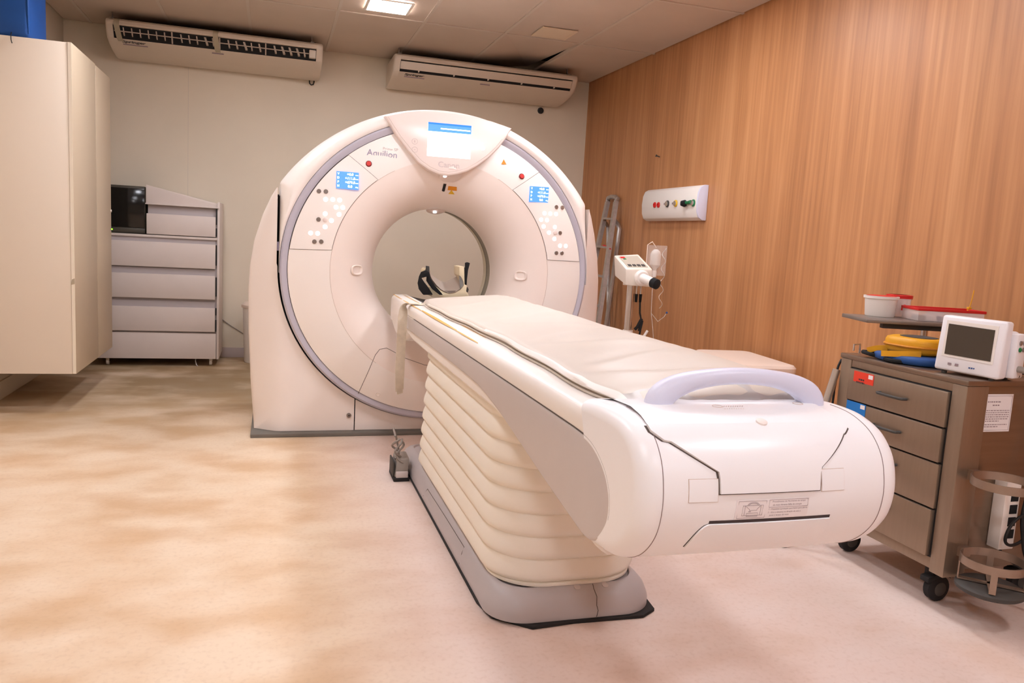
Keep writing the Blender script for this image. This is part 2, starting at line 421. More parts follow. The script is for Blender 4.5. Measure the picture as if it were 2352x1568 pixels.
# outer shell above, wings at the sides, lower middle panel
R0, C0 = 1.14, .82-CZ
def r_circ(th):
    b = math.sin(th)*C0; return b + math.sqrt(b*b + R0*R0 - C0*C0)
def r_shell(th):
    c = abs(math.cos(th)); return min(r_circ(th), .938/c if c > 1e-6 else 9)
tip = [t*PI/720 for t in range(0, 360) if .938/max(math.cos(t*PI/720), 1e-6) < r_circ(t*PI/720)][-1]
ths = sorted(set([lerp(math.radians(-2), math.radians(182), i/150) for i in range(151)] + [tip, PI-tip]))
rows = []
for s in (0, .04, .12, .25, .4, .55, .7, .82, .91, .97, 1):
    rows.append([gp(lerp(ell(t, .001), r_shell(t), s), t, 4.652 - .02*math.sin(min(1, s*2.2)*PI/2) + .165*(1-math.sqrt(max(0, 1-s*s)))) for t in ths])
pre = [[gp(ell(t, .001), t, 4.73) for t in ths]]
post = [[gp(r_shell(t)+.0, t, y) for t in ths] for y in (5.0, 5.46)]
mb = MB(); mb.loft(pre + rows + post, False); mb.build('outer_shell', 'gantry_white', gan, ang=50)
OUT = [(.955, 1.435), (.985, 1.385), (1.03, 1.28), (1.075, 1.13), (1.098, .98), (1.104, .84), (1.10, .6), (1.085, .3), (1.062, .024)]
def wing_y(dx): return 4.695 + .105*sm((abs(dx)-.90)/.22)
for sgn in (-1, 1):
    I, O = [], []
    for i in range(70):                         # from the tip down to the lower outer corner
        x, z = None, None
        f = i/69*(len(OUT)-1); k = min(int(f), len(OUT)-2); x = lerp(OUT[k][0], OUT[k+1][0], f-k); z = lerp(OUT[k][1], OUT[k+1][1], f-k)
        th = math.atan2(z-CZ, x); r = ell(th, .010)
        if z > CZ: ix, iz = min(.950, x), z
        else: ix, iz = max(r*math.cos(th), 0), CZ + r*math.sin(th); 
        if z <= CZ: ix = min(ix, .950)
        O.append((x, z)); I.append((ix, iz))
    th0 = math.atan2(.024-CZ, 1.062)
    e = ell(0, .010); th1 = math.atan2(-math.sqrt(max(0, 1-(.487/(EA+.01))**2))*(EB+.01), .487)
    for i in range(1, 31):
        t = lerp(th0, th1, i/30); r = ell(t, .010); I.append((r*math.cos(t), CZ + r*math.sin(t))); O.append((lerp(1.062, .487, i/30), .024))
    rows = []
    for s in (0, .05, .15, .3, .45, .6, .75, .88, .96, 1):
        row = []
        for (ix, iz), (ox, oz) in zip(I, O):
            x, z = lerp(ix, ox, s), lerp(iz, oz, s); y = wing_y(x)
            if oz > .03: y += .03*(1-math.sqrt(max(0, 1-s**4)))
            row.append(V((CX+sgn*x, y, z)))
        rows.append(row)
    pre = [[V((CX+sgn*ix, 4.77, iz)) for ix, iz in I]]
    post = [[V((CX+sgn*ox, 5.48, oz)) for ox, oz in O]]
    mb = MB(); mb.loft(pre + rows + post, False); mb.build('side_cover', 'gantry_side', gan, ang=50)
    # end face at the vertical joint
I, O = [], []
a1 = math.atan2(-math.sqrt(1-(.481/(EA+.01))**2)*(EB+.01), .481)
for i in range(41):
    t = lerp(a1, -PI-a1, i/40); r = ell(t, .010); I.append((r*math.cos(t), CZ+r*math.sin(t))); O.append((lerp(.481, -.481, i/40), .024))
mb = MB(); mb.loft([[V((CX+x, 4.77, z)) for x, z in I], [V((CX+x, 4.698, z)) for x, z in I], [V((CX+x, 4.698, z)) for x, z in O]], False); mb.build('lower_panel', 'gantry_side', gan)
# dark frame behind the joints and the rear cover
def r_full(th):
    c, s = math.cos(th), math.sin(th)
    if th > tip and th < PI-tip: return r_circ(th)
    poly = [(x, z-CZ) for x, z in OUT] + [(0, .024-CZ)]
    ac = abs(c)
    for (x0, z0), (x1, z1) in zip(poly, poly[1:]):
        d = ac*(z1-z0) - s*(x1-x0)
        if abs(d) < 1e-9: continue
        r = (x0*(z1-z0) - z0*(x1-x0))/d
        q = ac*r
        if r > 0 and min(x0, x1)-1e-6 <= q <= max(x0, x1)+1e-6 and min(z0, z1)-1e-6 <= s*r <= max(z0, z1)+1e-6: return r
    return .97
full = [r_full(t if t <= PI*1.5 else t-2*PI) for t in TH]
mb = MB(); mb.loft([[gp(.72, t, 4.755) for t in TH], [gp(r-.035, t, 4.80) for r, t in zip(full, TH)], [gp(r-.03, t, 5.46) for r, t in zip(full, TH)]]); mb.build('inner_frame', 'rubber_black', gan)
mb = MB(); mb.loft([[gp(r, t, 5.44) for r, t in zip(full, TH)], [gp(r-.005, t, 5.52) for r, t in zip(full, TH)], [gp(r-.03, t, 5.58) for r, t in zip(full, TH)], [gp(r-.09, t, 5.61) for r, t in zip(full, TH)], [gp(.64, t, 5.615) for t in TH]]); mb.build('rear_cover', 'gantry_side', gan, ang=60)
mb = MB(); mb.prism([(CX-1.078, 4.64, 0), (CX+1.078, 4.64, 0), (CX+1.078, 5.6, 0), (CX-1.078, 5.6, 0)], (0, 0, .022)); mb.build('plinth', 'plinth_grey', gan, .003)
# joints drawn by thin recessed beads
def bead(pxs, r, material, name='panel_joint', lift=.0005, closed=False):
    P = []
    for a, b in zip(pxs, pxs[1:]):
        for k in range(8): P.append(ghit(lerp(a[0], b[0], k/8), lerp(a[1], b[1], k/8), lift))
    P.append(ghit(*pxs[-1], lift)); MB().tube(P, r, 6).build(name, material, gan)
def arcbead(r, t0, t1, rad, material):
    P = [gp(r, lerp(t0, t1, i/60), disc_y(r, 1)-.0004) for i in range(61)]; MB().tube(P, rad, 6).build('panel_joint', material, gan)
arcbead(RS, math.radians(62), math.radians(-55), .0011, 'seam_soft'); arcbead(RS, math.radians(118), math.radians(235), .0011, 'seam_soft')
bead([(816, 918), (845, 855), (862, 815), (872, 802), (888, 799), (905, 808), (930, 822), (975, 838), (1010, 842)], .0014, 'seam_dark')
# round lock on the lower left cover and dimple on the front cover
p = ony(801, 953, 4.695); t = MB().lathe([(.0, -.002), (.014, -.002), (.014, .010), (.010, .013), (0, .013)], p, (0, -1, 0), 20).build('cover_lock', 'steel_button', gan)
MB().cyl(p+V((0, -.0125, 0)), p+V((0, -.0145, 0)), .005, n=12).build('keyhole', 'rubber_black', t)
p = ghit(868, 905, .0005); MB().lathe([(.0145, .0), (.012, .0025), (.009, .0), (0, -.0001)], p, gn(p.x, p.z), 24).build('cover_dimple', 'gantry_white', gan)
# control panels: left and right
def panel(c):                # corners: outer-top, inner-top, inner-bottom, outer-bottom (pixels)
    q = [ghit(*p) for p in c]; ang = lambda p: math.atan2(p.z-CZ, p.x-CX) % (2*PI)
    ai, ao = (ang(q[1]), ang(q[2])), (ang(q[0]), ang(q[3])); rows = []
    if abs(ai[0]-ai[1]) > PI: ai = tuple(a-2*PI if a > PI else a for a in ai)
    if abs(ao[0]-ao[1]) > PI: ao = tuple(a-2*PI if a > PI else a for a in ao)
    for k in range(9):
        row = []
        for i in range(33):
            a = gp(RS+.003, lerp(ai[0], ai[1], i/32), 0); tt = lerp(ao[0], ao[1], i/32); b = gp(ell(tt, -BW-.006), tt, 0)
            x, z = lerp(a.x, b.x, k/8), lerp(a.z, b.z, k/8); row.append(V((x, GY(x, z), z)) + gn(x, z)*.003)
        rows.append(row)
    edge = rows[0] + [r[-1] for r in rows[1:]] + rows[-1][::-1][1:] + [r[0] for r in rows[::-1]][1:-1]
    mb = MB(); mb.loft(rows, False); o = mb.build('control_panel', 'gantry_white', gan)
    MB().tube([p + V((0, .0022, 0)) for p in edge], .0022, 6, True).build('panel_joint', 'seam_dark', o)
    return o
def lcd(c, rows, parent, w_frac=.62):
    q = [ghit(*p, .0045) for p in c]; nl_ = (q[1]-q[0]).cross(q[0]-q[3]).normalized(); q[2] = q[1]+q[3]-q[0]
    q = [p + nl_*.005 for p in q]; MB().prism([p - nl_*.006 for p in q][::-1], nl_*.006).build('display', 'lcd_blue', parent)
    n = nl_*.0008; r = q[1]-q[0]; u = q[0]-q[3]; w, h = r.length, u.length
    for k, s in enumerate(rows):
        o = q[3] + r*.62 + u*(1-(k+.5)/4.25-.02) + n
        text('display_digits', s, o, r, u, 'lcd_white', parent, height=h*.155, bold=.02)
        a = q[3] + r*.09 + u*(1-(k+.5)/4.25-.02) + n
        text('display_symbol', 'VDPH'[k], a, r, u, 'lcd_white', parent, height=h*.13, bold=.02)
        mm = q[3] + r*.92 + u*(1-(k+.5)/4.25-.055) + n
        text('display_unit', 'mm' if k < 3 else 'deg', mm, r, u, 'lcd_white', parent, width=w*.12, bold=.01)
def button(px, py, rad, material, parent, h=.003, name='push_button', base=.003):
    p = ghit(px, py, base); n = gn(p.x, p.z)
    return MB().lathe([(rad, -.001), (rad, h*.7), (rad*.88, h), (0, h)], p, n, 20).build(name, material, parent)
PL = panel([(797, 352), (868, 413), (763, 574), (665, 571)])
PR = panel([(1241, 392), (1178, 436), (1257, 596), (1333, 600)])
A = lambda a, b: (640+a/5.6, 320+b/5.6)
B = lambda a, b: (960+a/3.4087, 240+b/3.4087)
DIG = ['+0.0', '+111.0', '+679.0', '0.0']
lcd([A(747, 412), A(1032, 435), A(1030, 648), A(742, 630)], DIG, PL)
lcd([B(874, 640), B(1020, 650), B(1014, 770), B(866, 762)], DIG, PR)
for q in [(605,773),(697,775),(785,782),(738,873),(825,878),(778,967),(600,957),(680,1045),(598,1125),(413,1205),(503,1210)]: button(*A(*q), .0125, 'lit_button', PL)
for q in [(520,668),(609,672),(515,1030),(462,1315),(549,1315)]: button(*A(*q), .0125, 'steel_button', PL, .005)
button(*A(600, 1036), .014, 'visor_white', PL, .004)
for q in [(989,852),(1034,855),(1079,858),(963,902),(1008,905),(982,955),(1070,960),(1024,1003),(1066,1052),(1110,1106),(1155,1108)]: button(*B(*q), .0125, 'lit_button', PR)
for q in [(1081,803),(1127,807),(1110,1005),(1081,1162),(1124,1163)]: button(*B(*q), .0125, 'steel_button', PR, .005)
button(*B(1072, 1003), .014, 'visor_white', PR, .004)
for q in ((847, 376), (1198, 405)):
    o = button(*q, .0175, 'red_ring', gan, .004, 'emergency_button_collar', 0); button(*q, .0135, 'red_button', o, .009, 'emergency_button', 0)
def glabel(name, c, material, th=.0012):
    q = [ghit(*p, .0008) for p in c]; n = gn(q[0].x, q[0].z); return MB().prism(q[::-1], n*th).build(name, material, gan)
glabel('warning_label', [(1157, 366), (1163, 378), (1151, 377)], 'label_orange')
# hand grips beside the bore
for px, py in ((819, 620), (1196, 633)):
    p = ghit(px, py, .0); n = gn(p.x, p.z); M = frame(p, V((1, 0, 0)) + n*0, V((0, 0, 1))); n2 = gn(p.x, p.z)
    r = V((1, GY(p.x+.01, p.z)*50-GY(p.x-.01, p.z)*50, 0)).normalized(); M = frame(p, r, (0, 0, 1))
    a, b = .042, .029; rings = []
    for k, h in ((1.0, .0), (1.0, .006), (.9, .010), (.72, .008), (.6, .003)):
        rings.append([M @ V((a*k*math.copysign(abs(math.cos(t))**.7, math.cos(t)), b*k*math.copysign(abs(math.sin(t))**.7, math.sin(t)), h)) for t in [2*PI*i/32 for i in range(32)]])
    mb = MB(); mb.loft(rings, True, False, True); mb.build('microphone_grille', 'funnel_white', gan)
text('brand_lettering', 'Aquilion', ghit(877, 355, .0015), ghit(911, 359)-ghit(845, 352), (0, -.05, 1), 'print_lavender', gan, width=.170)
text('brand_lettering', 'Prime SP', ghit(897, 343, .0015), ghit(911, 359)-ghit(845, 352), (0, -.05, 1), 'print_pale', gan, width=.085)
# visor with the status screen
VO = [(884, 266), (905, 262), (935, 256), (962, 254), (1000, 256), (1040, 261), (1085, 268), (1130, 279), (1175, 295), (1160, 320), (1145, 340), (1125, 360), (1100, 379), (1075, 393), (1052, 400), (1030, 403), (1008, 400), (985, 390), (960, 372), (935, 343), (912, 312), (897, 288)]
def vis_y(z): return 4.53 + (z-1.57)*.33
def vhit(px, py, off=0.0): p = hit(px, py, lambda x, z: vis_y(z), 4.56); return p + V((0, -1, .33)).normalized()*off
front = [vhit(*q) for q in VO]; cc = sum(front, V())/len(front)
ins = [p + (cc-p).normalized()*.012 + V((0, -.008, 0)) for p in front]
ins2 = [p + (cc-p).normalized()*.004 + V((0, -.004, 0)) for p in front]
back = [V((p.x + (CX-p.x)*.0, 4.78 if i < 9 else 4.70, p.z + (.012 if i < 9 else .0))) for i, p in enumerate(front)]
mid_ = [V((p.x, p.y+.03, p.z)) for p in front]
mb = MB(); mb.loft([ins, ins2, front, mid_, back], True, True, True); vis = mb.build('visor', 'visor_white', gan, ang=50)
MB().tube([p + (cc-p).normalized()*.02 + V((0, -.0085, 0)) for p in front[9:] + front[:1]], .0012, 6).build('visor_bead', 'seam_soft', vis)
def vface(px, py, off=.0): p = vhit(px, py, off); return p + V((0, -.0082, 0))
q = [vface(*c) for c in ((983, 281), (1082, 290), (1079, 366), (980, 358))]
nv = V((0, -1, -.33)).normalized(); nv = (q[1]-q[0]).cross(q[0]-q[3]).normalized()
def quad(name, c, material, parent, lift): return MB().prism([p+nv*lift for p in c][::-1], nv*.0012).build(name, material, parent)
quad('status_screen', q, 'lcd_white', vis, .0003)
quad('screen_header', [q[0], q[1], lerp(q[1], q[2], .26), lerp(q[0], q[3], .26)], 'lcd_blue', vis, .0016)
quad('screen_header_edge', [q[0], q[1], lerp(q[1], q[2], .05), lerp(q[0], q[3], .05)], 'lcd_blue_dark', vis, .0029)
g1, g2 = lerp(q[0], q[3], .165), lerp(q[1], q[2], .165); up = (q[0]-q[3]).normalized()*.0035
quad('screen_progress_line', [lerp(g1, g2, .29)+up, lerp(g1, g2, .975)+up, lerp(g1, g2, .975)-up, lerp(g1, g2, .29)-up], 'lcd_white', vis, .003)
R_ = q[1]-q[0]
text('maker_lettering', 'Canon', vface(1030, 379)+nv*.001, R_, q[0]-q[3], 'print_pale', vis, width=.125, bold=.02)
for c, s in (((952, 325), '8'), ((952, 344), '-')):
    p = vface(*c); MB().tube([p + nv*.001 + R_.normalized()*(.0165*math.cos(t)) + (q[0]-q[3]).normalized()*(.0165*math.sin(t)) for t in [2*PI*i/28 for i in range(28)]], .0009, 5, True).build('touch_icon', 'print_pale', vis)
    text('icon_symbol', s, p+nv*.001, R_, q[0]-q[3], 'print_pale', vis, height=.015 if s == '8' else .003)
p = vface(1107, 340); MB().lathe([(.0155, 0), (.0155, .002), (.012, .003), (0, .003)], p, nv, 20).build('status_light', 'lit_amber', vis)
# laser and camera ports under the visor
p = vhit(1029, 404); c1 = ghit(1031, 405, .004)
mb = MB(); mb.lathe([(.0, -.02), (.068, -.02), (.068, .0), (.060, .008), (0, .008)], V((c1.x, 4.585, c1.z+.004)), (0, -.55, -.84), 24); mb.build('laser_port', 'visor_white', gan)
p = V((c1.x, 4.585, c1.z+.004)) + V((-.03, 0, 0)); MB().lathe([(.011, .0), (.011, .009), (.007, .0105), (0, .0105)], p, (0, -.55, -.84), 16).build('laser_lens', 'lit_button', gan)
p0, p1 = ghit(1022, 422, .0), ghit(1018, 438, .0); MB().tube([p0, p1], .009, 12).build('camera_slot', 'rubber_black', gan)
glabel('caution_label', [(1030, 427), (1049, 429), (1049, 438), (1028, 436)], 'label_orange')
glabel('laser_label', [(1037, 436), (1044, 446), (1030, 445)], 'label_yellow')
MB().lathe([(0, .0), (.062, .0), (.062, .012), (.045, .02), (0, .02)], gp(RB+.004, PI/2, 4.90), (0, -.35, -1), 24).build('bore_sensor_port', 'visor_white', gan)
MB().lathe([(.012, .0), (.012, .006), (0, .006)], gp(RB-.016, PI/2, 4.885)+V((-.01, 0, 0)), (0, -.35, -1), 14).build('bore_sensor_light', 'lit_button', gan)
# slim steel pins in the dark joint at the left
for z in (1.105,): MB().box((CX-.951, 4.72, z-.025), (CX-.938, 4.75, z+.025)).build('joint_clip', 'print_lavender', gan)

# ================================================================== PATIENT COUCH
tab = thing('patient_couch', 'long white motorised CT patient couch on grey base with cream bellows', 'patient table', (CX, 2.9, 0))
HW = .300; XLc, XRc = CX-HW, CX+HW
def rrect(x0, x1, y0, y1, r, n=10, z=0.0, rb=None):
    rb = r if rb is None else rb; P = []
    for cx, cy, a0, rr in ((x0+r, y0+r, PI, r), (x1-r, y0+r, 1.5*PI, r), (x1-rb, y1-rb, 0, rb), (x0+rb, y1-rb, PI/2, rb)):
        for i in range(n+1):
            a = a0 + PI/2*i/n; P.append(V((cx+rr*math.cos(a), cy+rr*math.sin(a), z)))
    return P
# floor gasket, base, bellows
mb = MB(); mb.prism([(CX-.2965, 2.41, 0), (CX-.275, 2.30, 0), (CX-.165, 2.205, 0), (CX-.02, 2.217, 0), (CX+.225, 2.212, 0), (CX+.285, 2.25, 0), (CX+.2965, 2.36, 0), (CX+.2965, 4.14, 0), (CX-.2965, 4.14, 0)], (0, 0, .0115)); mb.build('floor_gasket', 'rubber_black', tab, .002)
mb = MB(); rings = []
for g, z in ((0, .012), (.0, .035), (.004, .05), (.014, .075), (.030, .093), (.045, .100), (.052, .100), (.056, .092)):
    rings.append(rrect(CX-.292+g, CX+.292-g, 2.225+g*1.3, 4.12-g, .13-g*.6, 12, z, .06))
mb.loft(rings, True, False, True); base = mb.build('couch_base', 'base_grey', tab, ang=50)
# hatch outline, front joint and cover screws on the base
def base_xy(z): return interp(z, [(.012, 0), (.035, 0), (.05, .004), (.075, .014), (.093, .03), (.1, .045)])
hx = lambda z: CX-.2925+base_xy(z)
MB().tube([(hx(.03), 3.43, .03), (hx(.073)-.0002, 3.40, .073), (hx(.078), 3.0, .078), (hx(.080), 2.70, .080), (hx(.06), 2.69, .06), (hx(.02), 2.69, .02)], .0011, 6).build('hatch_joint', 'seam_dark', base)
MB().tube([(1.03+.004*(k % 2), 2.2245+base_xy(z)*1.3, z) for k, z in enumerate((.014, .035, .05, .075, .093, .1))], .0011, 6).build('cover_joint', 'seam_dark', base)
for x in (.975, 1.075): MB().lathe([(.011, -.002), (.011, .002), (0, .0025)], (x, 2.225+.030*1.3+.010, .097), (0, -.45, .9), 16).build('screw_cap', 'couch_grey', base)
bel = []
nf = 8; z0, z1 = .112, .715
for f in range(nf):
    for t in (0, .03, .08, .16, .28, .42, .58, .74, .88, .97):
        z = lerp(z0, z1, (f+t)/nf)
        b = .019*(math.sin(clamp(t/.28)*PI/2)**.7)*(1 if t < .28 else 1-.80*((t-.28)/.72)**1.7)
        if t == 0: b = 0.004
        w = -.036 + b
        bel.append(rrect(CX-.292-w, CX+.292+w, 2.300-b+.02*(f/nf), 3.74+b-.14*(f/nf)**1.0, .17+b, 12, z, .07+b))
mb = MB(); n_ = 12
mb.loft([rrect(CX-.252+g, CX+.252-g, 2.290+g, 3.745-g, .165-g, n_, z, .07) for g, z in ((.004, .098), (-.004, .101), (-.004, .108), (.004, .112), (.02, .113))], True); mb.build('bellows_clamp_ring', 'bellows_cream', tab, ang=60)
mb = MB(); mb.loft(bel, True, True, True); mb.build('bellows', 'bellows_cream', tab, ang=85)
# side silhouettes (Y, Z) of the couch
SEAM = .803
def side_low(Y): return interp(Y, [(1.40, .60), (1.435, .574), (1.47, .567), (1.513, .565), (1.733, .597), (2.013, .634), (2.24, .672), (2.36, .681), (3.5, .682), (3.9, .685), (4.1, .70), (4.45, .70)])
# body core (skirt) lofted along Y
mb = MB(); rings = []
ys = [1.45, 1.48, 1.513, 1.6, 1.733, 1.87, 2.013, 2.13, 2.24, 2.36, 2.8, 3.4, 3.88, 4.1, 4.3]
for y in ys:
    zl = side_low(y); zt = .80; g = .006
    if y > 4.05: g = .01
    rings.append([V((XLc+g+.012, y, zl)), V((XLc+g, y, zl+.014)), V((XLc+g, y, zt)), V((XRc-g, y, zt)), V((XRc-g, y, zl+.014)), V((XRc-g-.012, y, zl))])
mb.loft(rings, True, True, True); mb.build('couch_skirt', 'couch_rail', tab, ang=30)
# grey side panels, proud of the skirt, rounded outline
SP = [(4.04, .731), (3.172, .733), (2.70, .731), (2.516, .727), (2.40, .716), (2.276, .700), (2.195, .688), (1.836, .625), (1.60, .588), (1.533, .580), (1.492, .587), (1.457, .604), (1.42, .650), (1.414, .693), (1.425, .725), (1.452, .756), (1.50, .783), (1.556, .797), (1.64, .801), (1.9, .802), (2.6, .802), (3.3, .802), (4.04, .802)]
def crom(P, n):
    o = []
    for i in range(len(P)-1):
        q0, q1, q2, q3 = [V((*P[max(0, min(len(P)-1, k))], 0)) for k in (i-1, i, i+1, i+2)]
        for k in range(n):
            t = k/n; w_ = .5*((2*q1) + (q2-q0)*t + (2*q0-5*q1+4*q2-q3)*t*t + (3*q1-q0-3*q2+q3)*t**3); o.append((w_.x, w_.y))
    return o + [tuple(P[-1])]
SP = SP[:3] + crom(SP[3:19], 5) + SP[19:]
NSP = [i for i, p_ in enumerate(SP) if p_[0] < 1.43 and p_[1] > .655][0]
for sg in (-1, 1):
    X0 = CX+sg*(HW-.007)
    cy = sum(p[0] for p in SP)/len(SP); cz = .70
    def offs(d):
        P = [V((0, a, b)) for a, b in SP]; o = []
        for i, p in enumerate(P):
            a = (P[(i+1) % len(P)]-P[i-1]); nrm = V((0, -a.z, a.y)).normalized(); o.append(p - nrm*d if True else p)
        return o
    def ring(d, x):
        return [V((x, p.y, p.z)) for p in offs(d)]
    test = offs(.01); sgn = 1 if sum(abs(p.z-.72) for p in test) < sum(abs(b-.72) for a, b in SP) else -1
    mb = MB(); mb.loft([ring(0, X0-sg*.004), ring(0, X0+sg*.006), ring(sgn*.003, X0+sg*.0095), ring(sgn*.008, X0+sg*.0105)], True, False, True); mb.build('side_panel', 'couch_grey', tab, ang=60)
    MB().tube([(X0+sg*.0085, a, b+.0015) for a, b in SP[NSP:]], .0017, 6).build('panel_joint', 'seam_dark', tab)
    # raised white rail running along the top
    mb = MB(); rings = []
    for y in (1.46, 1.6, 2.0, 2.6, 3.2, 3.8, 4.2, 4.5, 4.60, 4.640, 4.655):
        e = sm((y-4.60)/.055)*.014; b = .802 if y < 4.05 else lerp(.802, .715, sm((y-4.05)/.06))
        pts = [(HW+.001-e, b), (HW+.003-e, b+.008), (HW+.002-e, .836), (HW-.004-e, .850), (HW-.016-e, .858), (HW-.06, .862-e*.5), (HW-.088, .862-e*.5), (HW-.096, .852), (HW-.098, b)]
        rings.append([V((CX+sg*x, y, z)) for x, z in pts])
    mb.loft(rings, True, True, True); rl = mb.build('couch_rail', 'couch_rail', tab, ang=40)
    if sg < 0:
        # worn yellow streaks on the rail edge
        for ya, yb_, xo, w in ((4.25, 3.70, HW-.012, .003), (3.70, 2.95, HW-.015, .008), (2.95, 2.60, HW-.013, .003), (4.6, 3.95, HW-.064, .003), (3.95, 2.7, HW-.068, .0022), (4.64, 4.3, HW-.014, .002)):
            P = []; nn = 14
            for i in range(nn+1):
                y = lerp(ya, yb_, i/nn); ww = w*(math.sin(PI*clamp(i/nn, .04, .96)))**.5
                zt = .8587 if xo < HW-.05 else .8578
                if xo < HW-.05: zt = .8625
                P.append((V((CX-xo-ww, y, zt-(.0006 if xo > HW-.05 else 0)*1)), V((CX-xo+ww, y, zt+.0012*(1 if xo > HW-.05 else 0)))))
            mb = MB(); mb.loft([[a + V((0, 0, .0006)) for a, b in P], [b + V((0, 0, .0006)) for a, b in P]], False); mb.build('worn_streak', 'scuff_yellow', rl)
# head end carrier: shaped block under the rail at the gantry
mb = MB(); rings = []
for x, g in ((XLc+.004, .03), (XLc+.012, .012), (XLc+.03, 0), (XRc-.03, 0), (XRc-.012, .012), (XRc-.004, .03)):
    P = [(4.04, .80), (4.04, .69), (4.10, .655), (4.22, .64+.0), (4.45, .66), (4.58, .70), (4.625, .76), (4.635, .80)]
    rings.append([V((x, a + (g*.5 if a < 4.2 else -g*.5), lerp(b, .74, g*2))) for a, b in P])
mb.loft(rings, True, True, True); mb.build('head_end_carrier', 'couch_rail', tab, ang=45)
mb = MB(); mb.prism([(XLc+.0045, 4.30, .715), (XLc+.0045, 4.52, .735), (XLc+.0045, 4.55, .775), (XLc+.0045, 4.30, .775)], (-.006, 0, 0)); mb.build('carrier_inset', 'couch_grey', tab, .002)
# concave table top carrying the mattress
mb = MB(); rings = []
for y in (1.47, 2.0, 3.0, 4.0, 4.6, 4.66):
    rings.append([V((CX+x, y, .856-.030*(1-(x/.21)**2))) for x in [-.212+.424*i/16 for i in range(17)]] + [V((CX+.212, y, .80)), V((CX-.212, y, .80))])
mb.loft(rings, True, True, True); mb.build('table_top', 'charcoal', tab)
# foot-end nose: D-shaped profile
NP = [(1.62, .872), (1.52, .886), (1.44, .887), (1.385, .879), (1.335, .857), (1.300, .820), (1.284, .776), (1.281, .730), (1.293, .682), (1.322, .640), (1.365, .604), (1.42, .580), (1.50, .569)]
def nose_pt(i, g): 
    y, z = NP[i]; return y, z
def nose_y(x, z):                  # front surface for a given height
    f = NP[2:11]; return interp(-z, [(-b, a) for a, b in f]) + bulge(x)
def bulge(x):
    d = abs(x-CX); return -.014*(1-(d/.3)**2) + (.05*clamp((d-.262)/.04)**2.2)
def fine_np(n=6):
    P = []
    for i in range(len(NP)-1):
        p0, p1, p2, p3 = [V((*NP[clamp_i(k)], 0)) for k in (i-1, i, i+1, i+2)]
        for k in range(n):
            t = k/n; P.append(.5*((2*p1) + (p2-p0)*t + (2*p0-5*p1+4*p2-p3)*t*t + (3*p1-p0-3*p2+p3)*t**3))
    P.append(V((*NP[-1], 0))); return P
def clamp_i(k): return max(0, min(len(NP)-1, k))
FNP = fine_np()
def nose_y(x, z):
    best = None
    for a, b in zip(FNP, FNP[1:]):
        if a.x < 1.45 and b.y <= z <= a.y: t = (a.y-z)/max(a.y-b.y, 1e-6); best = lerp(a.x, b.x, t); break
    if best is None: best = 1.44 if z > .8 else 1.40
    return best + bulge(x)
def nose_ring(x):
    d = abs(x-CX); e = clamp((d-.262)/.041); ins_ = .034*(1-math.sqrt(max(0, 1-e*e)))
    out = []
    for p in FNP:
        y, z = p.x, p.y; cy_, cz_ = 1.47, .728
        dirv = V((y-cy_, z-cz_, 0)); L_ = dirv.length; q = V((cy_, cz_, 0)) + dirv*((L_-ins_)/L_)
        y2 = q.x + bulge(x)*clamp((1.48-y)/.15) - (.05*clamp((d-.262)/.04)**2.2)*clamp((1.48-y)/.15); out.append(V((x, y2, q.y)))
    return out
xs = [CX-.303, CX-.302, CX-.299, CX-.295, CX-.289, CX-.28, CX-.27, CX-.262] + [CX-.24+.06*i for i in range(9)] + [CX+.262, CX+.27, CX+.28, CX+.289, CX+.295, CX+.299, CX+.302, CX+.303]
mb = MB(); mb.loft([nose_ring(x) for x in xs], False)
for x in (xs[0], xs[-1]):
    r = nose_ring(x); k = len(mb.v); mb.add(r, [tuple(range(len(r)))])
nose = mb.build('foot_end_housing', 'couch_white', tab, ang=45)
def NYs(x, z):
    d = abs(x-CX); e = clamp((d-.262)/.041); return nose_y(x, z) + (.034*(1-math.sqrt(max(0, 1-e*e))))*.6 - (.05*clamp((d-.262)/.04)**2.2)
def nhit(px, py): return hit(px, py, NYs, 1.3)
def nnorm(x, z): h = .003; return V(((NYs(x+h, z)-NYs(x-h, z))/(2*h), -1, (NYs(x, z+h)-NYs(x, z-h))/(2*h))).normalized()
# circular joints where the side caps meet the housing
for x in (CX-.258, CX+.250):
    r = nose_ring(x); MB().tube([p + (p-V((x, 1.47, .728))).normalized()*.0002 for p in r[10:-4]], .0009, 6).build('cap_joint', 'joint_mid', nose)
def npatch(name, xl, xr, zs, th, material, parent, nx=14, top=None):
    """plate that follows the curved nose; xl/xr are functions of z"""
    rows, rows2 = [], []
    for z in zs:
        a, b = xl(z), xr(z)
        P = [V((lerp(a, b, i/nx), NYs(lerp(a, b, i/nx), z), z)) for i in range(nx+1)]
        rows.append([p - nnorm(p.x, p.z)*.002 for p in P]); rows2.append([p + nnorm(p.x, p.z)*th for p in P])
    mb = MB(); mb.loft(rows2, False)
    edge = lambda R: R[0] + [r[-1] for r in R[1:]] + R[-1][::-1][1:] + [r[0] for r in R[::-1]][1:-1]
    mb.loft([edge(rows2), edge(rows)], True); return mb.build(name, material, parent, ang=50)
CO = [(940, 1440), ]
left_px = [(1450, 946), (1470, 968), (1490, 990), (1524, 1014), (1540, 1017), (1600, 1054), (1649, 1084), (1652, 1100), (1653, 1136)]
right_px = [(1944, 985), (1938, 997), (1934, 999), (1912, 1040), (1884, 1072), (1881, 1086), (1879, 1121)]
LZ = sorted([(nhit(*p).z, nhit(*p).x) for p in left_px]); RZ = sorted([(nhit(*p).z, nhit(*p).x) for p in right_px])
zb = (LZ[0][0] + RZ[0][0])/2
LZ = [(zb, LZ[0][1])] + LZ[1:]; RZ = [(zb, RZ[0][1])] + RZ[1:]
zt = .872
